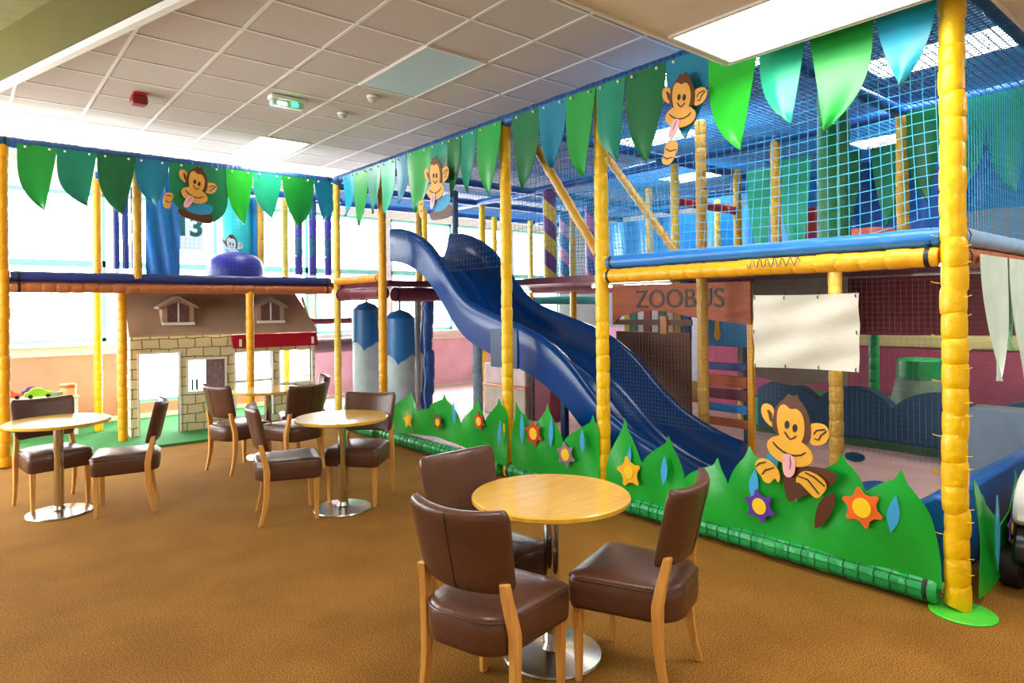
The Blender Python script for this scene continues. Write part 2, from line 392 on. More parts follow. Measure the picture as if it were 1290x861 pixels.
struct(MB().box(-3, LX0, YB - .03, YB, 1.0, 1.045).box(-3, LX0, YB - .16, YB, WZ0 - .05, WZ0 - .01).box(LX1, 12, YB - .03, YB, 1.0, 1.045).box(LX1, 12, YB - .16, YB, WZ0 - .05, WZ0 - .01).build('trim_4', WHITEP, smooth=False))
struct(MB().box(-3, 12, YB - .02, YB, 0, .1).build('baseboard_back', WHITEP, smooth=False))
for i, (a, b) in enumerate(WINX):
    t = bpy.data.objects.new('window_%d' % (i + 1), None); COL.objects.link(t); t.location = ((a + b) / 2, YB + .1, WZ0); t['kind'] = 'structure'
    t['_o'] = tuple(t.location)
    y0, y1 = YB + .03, YB + .1; WZ = WZ0; WZ0 = .25 if i in LOWX else WZ
    MB().box(a, a + .05, y0, y1, WZ0, WZ1).box(b - .05, b, y0, y1, WZ0, WZ1).box(a, b, y0, y1, WZ0, WZ0 + .05).box(a, b, y0, y1, WZ1 - .05, WZ1).box(a, b, y0, y1, 2.24, 2.33).build('window_frame', TEALF, t, smooth=False)
    MB().box(a + .05, b - .05, YB + .06, YB + .066, WZ0 + .05, WZ1 - .05).build('window_pane', GLASS, t, smooth=False); WZ0 = WZ
# artificial grass under the far play frame
TURF = mat('artificial_turf', '#2F7F3A', rough=.9, var=.12, vs=60, bump=.6, bs=180)
struct(MB().box(.2, 4.05, 8.62, YB - .02, 0, .03).build('turf_base', TURF, smooth=False))
# soft floor inside the frame
PINKF = mat('pink_mat', '#E0BCBC', rough=.6, var=.05, vs=3)
struct(MB().box(4.12, 9.0, 1.25, 10.8, 0, .06).build('play_mat', PINKF, bevel=.01))
DECKM = V('deck_vinyl', '#6B2F3E')
dk = MB()
dk.box(4.06, 10.2, 1.22, 3.60, 1.88, 1.955).box(5.34, 10.2, 3.60, 7.22, 1.88, 1.955).box(4.06, 10.2, 7.22, 9.9, 1.88, 1.955)
dk.box(.35, 4.06, 8.62, 9.9, 1.90, 1.975)
struct(dk.build('play_deck', DECKM, bevel=.006))

# ------------------------------------------------------------------ ceiling fittings
def ceil_panel(x0, x1, y0, y1, z, label, lit=True):
    t = thing('ceiling_light', label, 'light', ((x0 + x1) / 2, (y0 + y1) / 2, z), group=None)
    f = MB(); q = .022
    f.box(x0, x1, y0, y0 + q, z - .014, z).box(x0, x1, y1 - q, y1, z - .014, z).box(x0, x0 + q, y0 + q, y1 - q, z - .014, z).box(x1 - q, x1, y0 + q, y1 - q, z - .014, z)
    f.build('light_frame', TBAR, t, smooth=False)
    MB().box(x0 + q, x1 - q, y0 + q, y1 - q, z - .009, z - .001).build('diffuser', LIGHTM if lit else DIMM, t, smooth=False)
ceil_panel(3.03, 3.645, 1.05, 2.25, LZ, 'large bright light panel in the lower ceiling at the top right')
ceil_panel(2.80, 3.41, 7.99, 9.10, CZ, 'bright square light panel in the tiled ceiling near the far corner')
ceil_panel(2.87, 3.485, 4.452, 5.636, CZ, 'unlit grey-blue light panel in the middle of the tiled ceiling', False)
ceil_panel(6.0, 6.62, 1.35, 2.50, CZ, 'bright light panel seen through the roof net by the front corner post')
ceil_panel(6.35, 6.97, 4.6, 5.8, CZ, 'added light panel above the roof net over the slide')  # added to brighten the upper floor behind the slide
ceil_panel(4.75, 5.37, 2.9, 4.1, CZ, 'added light panel above the roof net over the wide bay')  # extra panel put in for more light upstairs in the wide bay
ceil_panel(8.8, 9.42, 2.6, 3.8, CZ, 'added light panel above the far side of the play frame roof')  # added to light the far side of the upper floor
ceil_panel(8.8, 9.42, 5.6, 6.8, CZ, 'added light panel above the blue net backdrop')  # added to light the area round the blue backdrop
for (a, b, lb) in ((.2, .9, 'above and just ahead of the viewer'), (1.6, -1.4, 'behind the viewer on the right'), (4.7, -.9, 'over the ride-on car, out to the right')):  # unseen panels added to light the near floor and the right end
    ceil_panel(a, a + .67, b, b + 1.25, LZ, 'added fill panel in the lower ceiling %s' % lb)

for (a, b, lb) in ((4.9, 2.0, 'under the deck of the wide bay'), (8.2, 2.2, 'under the deck above the green platform'), (6.2, 5.2, 'under the deck behind the slide'), (6.9, 8.3, 'under the deck by the hamper')):  # hidden strips added to lift the dark space under the deck
    t = thing('fill_strip', 'added fill light strip ' + lb, 'light', (a, b, 1.86))
    MB().box(a - .05, a + .05, b - .6, b + .6, 1.862, 1.879).build('housing', WHITEP, t, smooth=False)
    MB().box(a - .04, a + .04, b - .58, b + .58, 1.845, 1.862).build('diffuser', FILLSTRIP, t, bevel=.004)
def alarm():
    t = thing('fire_alarm', 'small red fire alarm sounder on the tiled ceiling at upper left', 'alarm', (1.34, 7.16, CZ))
    MB().box(1.28, 1.40, 7.10, 7.22, CZ - .03, CZ - .006).build('base_plate', RED, t, bevel=.006)
    MB().box(1.27, 1.41, 7.09, 7.23, CZ - .115, CZ - .03).build('sounder', V('alarm_red', '#8E1512', bump=0), t, bevel=.018)
alarm()
t = thing('exit_light', 'green lit emergency light box on the tiled ceiling', 'light', (2.49, 6.4, CZ))
MB().box(2.32, 2.66, 6.34, 6.46, CZ - .05, CZ - .006).build('housing', WHITEP, t, bevel=.01)
MB().box(2.33, 2.65, 6.35, 6.45, CZ - .11, CZ - .05).build('diffuser', mat('exit_diffuser', '#BFE6D2', rough=.3, var=0), t, bevel=.015)
MB().box(2.52, 2.58, 6.342, 6.35, CZ - .10, CZ - .06).build('green_lamp', mat('exit_lamp', '#22E080', emit=6, var=0), t, bevel=.004)
MB().box(2.38, 2.47, 6.342, 6.35, CZ - .105, CZ - .075).build('tube', mat('exit_tube', '#E9FFF2', emit=5, var=0), t, bevel=.004)
for (sx, sy, lb) in ((3.13, 5.85, 'round white smoke detector on the ceiling nearest the unlit panel'), (3.15, 6.55, 'flat white smoke detector between the emergency light and the far corner')):
    t = thing('smoke_detector', lb, 'smoke detector', (sx, sy, CZ), group=None)
    MB().lathe([(.055, -.006), (.055, -.02), (.045, -.025)], (sx, sy, CZ)).build('base_plate', WHITEP, t)
    MB().lathe([(.043, -.025), (.045, -.04), (.03, -.06), (.012, -.066)], (sx, sy, CZ)).build('sensor', mat('sensor_beige', '#CFC5B6', rough=.5, var=0), t)

# ================================================================== PLAY FRAME: posts and beams
def post(x, y, z0, z1, r, m, label, seed, netted=None, parts=True):
    if netted is None and not parts:
        return tag(sleeve((x, y, z0), (x, y, z1), r, seed=seed).build('padded_post', m), label, 'post')
    t = thing('padded_post', label, 'post', (x, y, z0))
    sleeve((x, y, z0), (x, y, z1), r, seed=seed, wob=.005 if r > .06 else .0015).build('padding', m, t)
    MB().lathe([(r * .8, 0), (r * .55, .012)], (x, y, z1 - .004), 16).build('top_cap', m, t)
    return t
P1 = post(3.975, 1.165, .012, 3.33, .062, YEL, 'tall yellow padded post at the front right corner standing on a lime disc', 1)
MB().lathe([(.15, 0), (.152, .006), (.145, .012)], (3.955, 1.135, 0), 40).build('base_disc', LIMEDISC, P1)
rd = random.Random(3)
for k in range(22):
    z = .12 + k * .088 + rd.uniform(-.02, .02); s_ = -1 if k % 3 else 1
    a = Vector((3.975 - .045 * .6, 1.165 - s_ * .055 * (-1), z))
    MB().tube([a, a + Vector((-.012, .022 * s_, .004)), a + Vector((-.018, .036 * s_, .010))], .0022, 5).build('cable_tie', TIE, P1)
post(3.975, 3.62, .02, 3.33, .056, YEL, 'yellow padded post left of the wide net bay, beside the slide', 2)
post(3.975, 4.83, .02, 3.33, .054, YEL, 'yellow padded post in front of the slide, behind the near table', 3)
post(3.975, 7.22, .02, 3.33, .053, OCH, 'ochre padded post at the head of the slide', 4)
post(3.985, 8.50, .02, 3.33, .05, PALEYEL, 'slim yellow padded post at the far inner corner of the play frame', 5)
post(.345, 8.6, .0, 3.33, .062, OCH, 'ochre padded post at the left end of the far play frame', 6)
post(1.58, 8.6, 1.98, 3.32, .05, BROWNYEL, 'net-wrapped tan post on the upper deck of the far frame', 7)
post(2.84, 8.6, .03, 1.90, .05, OCH, 'ochre padded post in front of the toy cottage', 8)
post(1.52, 9.22, .03, 1.90, .055, OCH, 'ochre padded post at the left corner of the toy cottage', 9)
post(1.36, 9.85, 1.975, 3.3, .05, OCH, 'yellow post by the upper window behind the green pennants', 10)
post(1.40, 10.2, .03, 1.90, .05, YEL, 'bright yellow post by the lower left window', 11)
post(3.86, 10.05, .03, 3.3, .05, PALEYEL, 'pale yellow post behind the right end of the cottage roof', 12)
post(3.42, 9.85, 1.975, 3.3, .05, BROWNYEL, 'tan post beside the teal column on the upper deck', 13)
inner = [(5.30, 3.58, .06, 3.32, BROWNYEL, 'full height olive-yellow post between the slide and the white banner'),
         (7.85, 4.72, .06, 1.87, BROWNYEL, 'lower dim yellow post right of the wooden sign'),
         (7.6, 4.6, 1.955, 3.32, MUSTARD, 'upper yellow post at the right end of the red rails'),
         (5.2, 2.32, .06, 1.87, BROWNYEL, 'lower olive-yellow post behind the big monkey cut-out'),
         (6.4, 4.68, 1.955, 3.32, PALEYEL, 'upper pale yellow post at the left end of the red rails'),
         (6.4, 3.44, 1.955, 3.32, MUSTARD, 'upper ochre post in the middle of the wide net bay'),
         (6.4, 2.26, 1.955, 3.30, MUSTARD, 'upper yellow post under the blue roof beam crossing'),
         (7.62, 6.02, 1.955, 3.3, PALEYEL, 'small far yellow post left of the red rails'),
         (9.4, 6.05, 1.955, 3.3, PALEYEL, 'small far yellow post behind the red rails'),
         (6.1, 9.6, .06, 3.3, YEL, 'far yellow post seen left of the second monkey'),
         (5.3, 8.5, .06, 3.3, BROWNYEL, 'tan post behind the slide head'),
         (6.5, 8.5, .06, 3.3, YEL, 'yellow post behind the slide between its two humps'),
         (7.7, 9.7, .06, 3.3, YEL, 'far yellow post near the back windows'),
         (7.3, 7.25, .06, 3.3, MUSTARD, 'tan post behind the upper far wall of the slide'),
         (8.6, 9.7, .06, 3.3, PALEYEL, 'pale far post by the back windows')]
for i, (x, y, z0, z1, m, lb) in enumerate(inner): post(x, y, z0, z1, .052, m, lb, 30 + i)
SL = mat('slate_vinyl', '#33506E', rough=.5)
post(5.4, 7.69, 1.96, 3.26, .045, SL, 'slate-blue post rising above the slide hump', 60)
post(5.05, 8.15, .06, 1.87, .045, mat('taupe_vinyl', '#8C8478', rough=.5), 'grey-brown post beside the wavy blue post', 61)
post(5.4, 7.2, .06, 2.0, .07, mat('pale_slate', '#7E97A6', rough=.5), 'pale grey-blue post under the slide', 62)
t = thing('padded_post', 'wavy dark blue padded post under the slide platform', 'post', (4.95, 7.75, .06))
sleeve((4.95, 7.75, .06), (4.95, 7.75, 1.76), .088, pitch=.2, seed=64, wob=.016).build('padding', V('post_blue', '#1B4A94', bump=.3), t)
MB().tube([(4.87 + .012 * math.sin(k * 1.3), 7.70, .1 + k * .09) for k in range(18)], .009, 6).build('lace', SKYBLUE, t)
# candy-striped columns
for (x, y, c1, c2, lb, n_) in ((6.3, 6.7, '#6C3B86', '#E3C13C', 'purple and yellow candy-striped column upstairs', 'a'), (7.94, 8.08, '#2C6FA8', '#D79AB6', 'blue and pink candy-striped column upstairs', 'b'), (7.7, 7.24, '#5B3FA0', '#C76AA8', 'purple and pink candy-striped column upstairs', 'c')):
    t = thing('striped_column', lb, 'column', (x, y, 1.956))
    MB().lathe([(.088, 0), (.09, .03), (.09, 1.22), (.088, 1.25)], (x, y, 1.956), 24).build('padding', candy_mat('candy_' + n_, c1, c2), t)
    MB().lathe([(.07, 1.25), (.05, 1.28)], (x, y, 1.956), 20).build('top_cap', MAROON, t)
# green palm trunk and its blue rolled neighbour
t = thing('palm_trunk', 'thick green padded palm trunk column behind the wide net', 'column', (5.2, 2.32, 1.956))
MB().tube([(5.2, 2.32, 1.956 + k * .136) for k in range(11)], [.118 if k % 2 else .112 for k in range(11)], 22).build('padding', V('palm_green', '#12793C', bump=.4, bs=14), t)
MB().tube([(5.115, 2.25, 1.96), (5.115, 2.25, 3.3)], .012, 8).build('edge_piping', V('piping_mint', '#6FD6B0'), t)

def beam(p0, p1, r, m, label, seed, name='padded_beam', pitch=.13, cat='beam'):
    t = thing(name, label, cat, tuple(min(a, b) for a, b in zip(p0, p1)))
    sleeve(p0, p1, r, pitch=pitch, seed=seed).build('padding', m, t)
    d = (Vector(p1) - Vector(p0)).normalized()
    for k in (.02, .98):
        c = Vector(p0) + (Vector(p1) - Vector(p0)) * k
        MB().tube([c - d * .012, c + d * .012], r * 1.02, 14).build('tie_band', BLACKTIE, t)
    return t
# deck edge of the wide bay
beam((3.97, 1.23, 1.845), (3.97, 3.57, 1.845), .055, AMBER, 'orange-yellow padded beam along the deck edge of the wide net bay', 71)
beam((4.0, 1.23, 1.955), (4.0, 3.57, 1.955), .05, MIDBLUE, 'blue padded roll on the deck edge of the wide net bay', 72, pitch=.3)
beam((3.97, 7.27, 1.985), (3.97, 8.45, 1.985), .052, ORANGE, 'orange ribbed roller across the opening left of the slide head', 73, pitch=.07)
beam((4.02, 7.27, 1.80), (4.02, 8.45, 1.80), .085, MAROON, 'purple-grey beam under the orange roller', 74, pitch=.4)
beam((.41, 8.6, 1.865), (3.94, 8.6, 1.865), .055, RUST, 'rust-brown netted beam along the far deck edge', 75)
beam((.41, 8.62, 1.985), (3.94, 8.62, 1.985), .055, NAVY, 'navy padded roll on the far deck edge', 76, pitch=.4)
beam((4.05, 1.165, 1.845), (5.6, 1.165, 1.845), .055, RUST, 'rust padded beam on the right end of the frame', 77)
beam((4.05, 1.165, 1.955), (5.6, 1.165, 1.955), .05, SKYBLUE, 'pale blue padded roll on the right end of the frame', 78, pitch=.3)
# top beams
beam((3.97, 1.23, 3.36), (3.97, 8.45, 3.36), .06, TOPBLUE, 'long blue top beam carrying the pennants along the slide side', 80, pitch=.06)
beam((.30, 8.6, 3.37), (3.97, 8.6, 3.37), .06, TOPBLUE, 'blue top beam carrying the pennants over the toy cottage', 81, pitch=.06)
beam((4.05, 1.165, 3.36), (9.0, 1.165, 3.36), .06, TOPBLUE, 'blue top beam on the right end of the frame', 82, pitch=.3)
rb = [((4.03, 2.26), (9.9, 2.26), 'blue roof beam crossing above the green palm trunk'), ((4.03, 4.68), (9.9, 4.68), 'blue roof beam over the red rails'),
      ((4.03, 7.2), (9.9, 7.2), 'blue roof beam over the slide hump'), ((4.03, 8.5), (9.9, 8.5), 'blue roof beam behind the second monkey'), ((4.03, 9.8), (9.9, 9.8), 'farthest blue roof beam by the windows'),
      ((6.4, 1.2), (6.4, 9.8), 'long inner blue roof beam parallel to the slide'), ((8.8, 1.2), (8.8, 9.8), 'rear blue roof beam parallel to the slide'), ((1.3, 9.55), (4.55, 9.55), 'blue roof beam carrying the hanging rolls over the far deck')]
for i, (a, b, lb) in enumerate(rb): beam((a[0], a[1], 3.29), (b[0], b[1], 3.29), .05, BLUE, lb, 90 + i, pitch=.4)
# diagonals
beam((4.0, 4.52, 3.18), (4.0, 3.66, 2.0), .04, BROWNYEL, 'diagonal yellow beam sloping down to the post beside the slide', 101)
beam((5.2, 4.68, 3.2), (5.2, 3.74, 2.04), .04, BROWNYEL, 'diagonal tan beam sloping down inside the wide net bay', 102)
for z, lb in ((2.82, 'upper red padded rail deep in the frame'), (2.18, 'lower red padded rail deep in the frame')):
    beam((6.45, 4.67, z), (7.55, 4.61, z - .02), .05, RED, lb, int(z * 50), pitch=.09, name='padded_rail', cat='rail')
beam((4.2, 9.98, 1.42), (6.0, 9.98, 1.42), .05, MAROON, 'thin maroon rail in front of the back window', 111, name='padded_rail', cat='rail')
for rl, xs_, yy, zz in ((bpy.data.objects['padded_rail.002'], (4.25, 5.95), 9.98, 1.42),):
    for xx in xs_: MB().box(xx - .02, xx + .02, yy - .02, yy + .02, .062, zz - .03).build('upright', MAROON, rl, bevel=.004)
MBx = beam((4.15, 10.2, 1.02), (6.4, 10.2, 1.02), .12, V('plum_vinyl', '#6E5560'), 'thick plum bolster rail below the back window', 112, name='padded_rail', cat='rail', pitch=.5)
beam((6.35, 3.7, 1.9), (6.35, 7.1, 1.9), .1, MAROON, 'maroon deck edge behind the slide', 113, pitch=.5)
beam((4.15, 7.26, 1.78), (5.4, 7.26, 1.78), .09, MAROON, 'maroon beam under the slide head', 114, pitch=.5)
beam((9.2, 10.4, 1.75), (11.5, 10.4, 1.75), .09, V('teal_vinyl', '#1F8C86'), 'teal padded rail in front of the far window', 115, pitch=.5)
for xx in (4.3, 6.25): MB().box(xx - .03, xx + .03, 10.17, 10.23, .062, .93).build('upright', MAROON, MBx, bevel=.004)
# base rolls
for (y0, y1, lb, s_) in ((1.24, 3.55, 'green quilted base roll along the widest leaf skirt', 121), (3.70, 4.76, 'green quilted base roll between the two yellow slide posts', 122), (4.90, 7.15, 'green quilted base roll along the leaf skirt under the slide head', 123), (7.29, 8.44, 'green quilted base roll next to the far inner corner', 124)):
    br_ = beam((3.94, y0, .085), (3.94, y1, .085), .072, GREENV, lb, s_, name='base_roll', pitch=.16, cat='roll')
    lac = MB(); yy = y0 + .05
    while yy < y1 - .04:
        lac.tube([(3.94 + .0735 * math.cos(q * PI / 8), yy + .004 * math.sin(q * 3), .085 + .0735 * math.sin(q * PI / 8)) for q in range(17)], .0028, 5, False); yy += .082
    for an in (100, 140, 175, 210):
        lac.tube([(3.94 + .0738 * math.cos(math.radians(an)), y0 + .04 + (y1 - y0 - .08) * q / 20, .085 + .0738 * math.sin(math.radians(an))) for q in range(21)], .0022, 5, False)
    lac.build('net_lacing', V('lacing_green', '#0C5A34', bump=0), br_)

# ================================================================== SLIDE
SLP = [(7.42, 2.63), (7.05, 2.58), (6.6, 2.40), (6.28, 2.11), (6.0, 1.82), (5.8, 1.68), (5.5, 1.58), (5.2, 1.50), (4.9, 1.42), (4.6, 1.32), (4.3, 1.15), (4.1, .97), (3.9, .77), (3.6, .59), (3.3, .48), (3.08, .42)]
def lip(y):
    for (a, za), (b, zb) in zip(SLP, SLP[1:]):
        if b <= y <= a: return zb + (za - zb) * (y - b) / (a - b)
    return SLP[0][1] if y > SLP[0][0] else SLP[-1][1]
def lip_s(y): return sum(lip(y + k * .05) for k in range(-3, 4)) / 7
t = thing('wave_slide', 'long dark blue plastic wave slide coming down behind the yellow posts', 'slide', (4.7, 3.08, .06))
XS = [(4.20, -.42), (4.20, -.20), (4.195, -.05), (4.205, -.015), (4.235, .0), (4.275, -.005), (4.30, -.04), (4.33, -.18), (4.38, -.31), (4.46, -.365), (4.58, -.36), (4.66, -.31), (4.70, -.29), (4.74, -.31), (4.82, -.36), (4.94, -.365), (5.02, -.31), (5.07, -.18), (5.10, -.04), (5.125, -.005), (5.165, 0), (5.195, -.015), (5.205, -.05), (5.20, -.20), (5.20, -.42)]
NS = 64; vs = []; fs = []; K = len(XS)
for i in range(NS + 1):
    y = 7.42 - (7.42 - 3.08) * i / NS; z = lip_s(y); dep = 1.0 if y > 4.2 else 1 - .22 * (4.2 - y) / 1.12
    for (x, dz) in XS: vs.append((x, y, max(.075, z + dz * dep)))
for i in range(NS):
    for k in range(K):
        k2 = (k + 1) % K; fs.append((i * K + k, i * K + k2, (i + 1) * K + k2, (i + 1) * K + k))
fs.append(tuple(range(K))[::-1]); fs.append(tuple(NS * K + k for k in range(K)))
MB().add(vs, fs).build('chute', SLIDE, t, ang=60)
MB().box(4.185, 4.215, 4.93, 5.36, 1.0, lip_s(5.0) - .06).box(5.185, 5.215, 4.93, 5.36, 1.0, lip_s(5.0) - .06).box(4.215, 5.185, 4.95, 5.34, 1.02, 1.05).build('joint_flange', SLIDE_D, t, bevel=.008)
for (yy, xx) in ((4.6, 4.5), (4.6, 4.95)):
    MB().box(xx - .03, xx + .03, yy - .03, yy + .03, .062, lip_s(yy) - .42).build('support_leg', SLIDE_D, t, bevel=.006)

# ================================================================== PENNANTS
RLEAF= [(1.51, 1.2, 1.37, 2.76, 'cyan'), (1.89, 1.51, 1.77, 2.61, 'green'), (2.19, 1.87, 1.98, 2.7, 'mint'), (2.55, 2.18, 2.31, 2.6, 'lime'), (2.9, 2.54, 2.73, 2.76, 'blue'), (3.28, 2.9, 3.06, 2.64, 'dark'), (3.58, 3.28, 3.34, 2.72, 'teal'), (3.91, 3.58, 3.69, 2.64, 'green'), (4.24, 3.91, 4.07, 2.78, 'blue'), (4.61, 4.24, 4.45, 2.64, 'dark'), (5.15, 4.77, 4.92, 2.66, 'green'), (5.43, 5.15, 5.27, 2.74, 'teal'), (5.66, 5.41, 5.56, 2.73, 'dark'), (5.98, 5.65, 5.85, 2.67, 'teal'), (6.45, 5.98, 6.26, 2.66, 'green'), (6.71, 6.43, 6.62, 2.8, 'blue'), (7.07, 6.71, 6.95, 2.7, 'mint'), (7.39, 7.05, 7.22, 2.76, 'teal'), (7.75, 7.39, 7.59, 2.65, 'green'), (8.09, 7.72, 7.96, 2.81, 'cyan')]
LLEAF= [(0.47, 0.82, 0.7, 2.67, 'green'), (0.81, 1.18, 1.08, 2.75, 'teal'), (1.18, 1.56, 1.42, 2.68, 'dark'), (1.54, 1.9, 1.75, 2.82, 'blue'), (1.9, 2.56, 2.38, 2.68, 'tealdark'), (2.54, 2.87, 2.74, 2.68, 'lime'), (2.87, 3.24, 3.1, 2.78, 'mint'), (3.24, 3.67, 3.43, 2.68, 'darkgreen'), (3.67, 3.99, 3.79, 2.8, 'blue')]
SK0= [(8.2, 0.17), (8.06, 0.42), (7.84, 0.27), (7.53, 0.52), (7.29, 0.31), (7.09, 0.35)]
SK1= [(7.05, 0.27), (6.48, 0.63), (6.29, 0.46), (6.06, 0.52), (5.8, 0.65), (5.47, 0.42), (5.16, 0.67), (5.07, 0.49), (4.86, 0.71), (4.76, 0.58)]
SK2= [(4.7, 0.39), (4.61, 0.69), (4.39, 0.49), (4.21, 0.72), (3.99, 0.45), (3.66, 0.68), (3.61, 0.59)]
SK3= [(3.52, 0.32), (3.34, 0.7), (3.16, 0.41), (2.92, 0.63), (2.81, 0.37), (2.54, 0.53), (2.45, 0.4), (2.29, 0.65), (2.19, 0.6), (2.12, 0.73), (2.05, 0.52), (2.0, 0.38), (1.92, 0.52), (1.72, 0.69), (1.66, 0.66), (1.58, 0.53), (1.4, 0.66), (1.25, 0.44), (1.21, 0.12)]
FL= [(6.47, 0.35, 0.081, 'gold'), (5.86, 0.4, 0.076, 'maroon'), (5.14, 0.5, 0.077, 'red'), (4.35, 0.49, 0.097, 'red'), (3.95, 0.37, 0.092, 'mauve'), (3.27, 0.35, 0.102, 'gold'), (2.21, 0.33, 0.111, 'violet'), (1.59, 0.46, 0.12, 'orange')]
BM= [(5.57, 0.53, 0.033, 0.18), (4.83, 0.43, 0.03, 0.186), (4.51, 0.51, 0.036, 0.216), (4.13, 0.53, 0.034, 0.192), (3.76, 0.51, 0.032, 0.143), (3.27, 0.47, 0.024, 0.12), (2.95, 0.42, 0.035, 0.161), (2.25, 0.46, 0.04, 0.151), (1.43, 0.46, 0.039, 0.156)]
def leafsheet(fn, a, b, tip, zt, z1, seed):
    """a cloth banana-leaf hanging from a top edge a..b down to its tip"""
    rd = random.Random(seed); lean = (tip - a) / (b - a)
    k_ = 10 * (lean - .5); la = min(5, max(1.0, 2.6 + k_)); rb_ = min(5, max(1.0, 2.6 - k_))
    if b - a > .6: la, rb_ = 7, 7
    ph = rd.uniform(0, 6); am = rd.uniform(.006, .016)
    mb = MB()
    def f(u, v, w_):
        z = z1 + (zt - z1) * v
        l = a + (tip - a) * v ** la; r = b + (tip - b) * v ** rb_
        p = l + (r - l) * u
        off = am * math.sin(ph + u * 5) * (.3 + v) + .03 * v * v
        return fn(p, z, w_ + off)
    return mb.sheet(f, 8, 16, .004)
def eyelets(o, pts):
    for p_ in pts:
        e = MB().lathe([(.004, -.011), (.011, -.006), (.012, .0), (.011, .006), (.004, .011)], p_, 10).build('eyelet', WHITEP, o)
        e.data.transform(Matrix.Translation(-o.location))
cname = {'cyan': 'cyan blue', 'green': 'green', 'mint': 'mint green', 'lime': 'bright lime green', 'blue': 'teal-blue', 'dark': 'dark green', 'teal': 'sea green', 'tealdark': 'broad sea green', 'darkgreen': 'deep green'}
rwhere = ['next to the front corner post', 'second from the front corner post', 'right of the lime pennant under the big light panel', 'beside the long-tongued monkey, cut by the light panel', 'behind the long-tongued monkey head', 'left of the long-tongued monkey, its hand on the tip',
          'right of the post beside the slide', 'just left of the post beside the slide', 'midway between the two yellow slide posts', 'just right of the post in front of the slide', 'just left of the post in front of the slide', 'two left of the post in front of the slide',
          'narrow, right of the foreshortened monkey', 'behind the foreshortened monkey', 'left of the foreshortened monkey', 'between the slide head post and the foreshortened monkey', 'at the slide head post', 'just left of the slide head post', 'between the inner corner and the slide head post', 'at the far inner corner over the orange roller']
for i, (a, b, tp, zt, c) in enumerate(RLEAF):
    o = leafsheet(lambda p, z, w_: (3.885 - w_, p, z), a, b, tp, zt, 3.345, i).build('leaf_pennant', PENM[c])
    tag(o, '%s leaf pennant %s' % (cname[c], rwhere[i]), 'pennant', 'leaf pennants along the slide side'); eyelets(o, [(3.872, a + (b - a) * q, 3.318) for q in (.2, .8)])
lwhere = ['at the left end of the far beam', 'second from the left over the lower window', 'left of the net-wrapped tan post', 'right of the net-wrapped tan post', 'behind the waving monkey over the cottage', 'right of the waving monkey', 'over the teal column upstairs', 'over the purple rolls upstairs', 'at the right end of the far beam']
for i, (a, b, tp, zt, c) in enumerate(LLEAF):
    o = leafsheet(lambda p, z, w_: (p, 8.515 - w_, z), a, b, tp, zt, 3.355, 50 + i).build('leaf_pennant', PENM[c])
    tag(o, '%s leaf pennant %s' % (cname[c], lwhere[i]), 'pennant', 'leaf pennants over the toy cottage'); eyelets(o, [(a + (b - a) * q, 8.502, 3.328) for q in (.2, .8)])
for i, (a, b, tp, zt, c, lb) in enumerate([(4.15, 4.66, 4.37, 1.17, 'white', 'white-green leaf pennant nearest the front corner post on the right end'), (4.70, 5.20, 4.93, 1.14, 'white', 'white-green leaf pennant at the right edge of the photo'), (4.50, 4.95, 4.75, 1.32, 'palegreen', 'pale green leaf pennant behind the two white ones'), (5.0, 5.4, 5.26, 1.2, 'green', 'green leaf pennant beyond the white ones at the right edge')]):
    o = leafsheet(lambda p, z, w_: (p, 1.10 + (.03 if i >= 2 else 0) - w_, z), a, b, tp, zt, 1.86, 80 + i).build('leaf_pennant', PENM[c])
    tag(o, lb, 'pennant', 'pale leaf pennants on the right end')
for i, (x, a, b, tp, zt, c, lb) in enumerate([(6.33, 1.92, 2.2, 2.02, 2.44, 'dark', 'dark green inner pennant right of the upper yellow post'), (6.33, 1.62, 1.92, 1.8, 2.5, 'teal', 'sea green inner pennant behind the front corner post'), (6.33, 1.3, 1.62, 1.42, 2.45, 'teal', 'sea green inner pennant right of the front corner post'),
                                            (7.5, 3.05, 3.4, 3.2, 2.35, 'dark', 'dark green inner pennant beside the palm trunk'), (7.5, 2.6, 2.95, 2.8, 2.4, 'tealdark', 'sea green inner pennant left of the upper yellow post'), (7.5, 4.05, 4.4, 4.2, 2.15, 'mint', 'pale mint inner pennant right of the red rails'), (7.3, 3.5, 3.85, 3.6, 2.1, 'mint', 'pale mint inner pennant left of the red block')]):
    o = leafsheet(lambda p, z, w_: (x - w_, p, z), a, b, tp, zt, 3.27, 100 + i).build('leaf_pennant', PENM[c])
    tag(o, lb, 'pennant', 'inner leaf pennants behind the nets')
# eyelet ties on the top beams
k = MB()
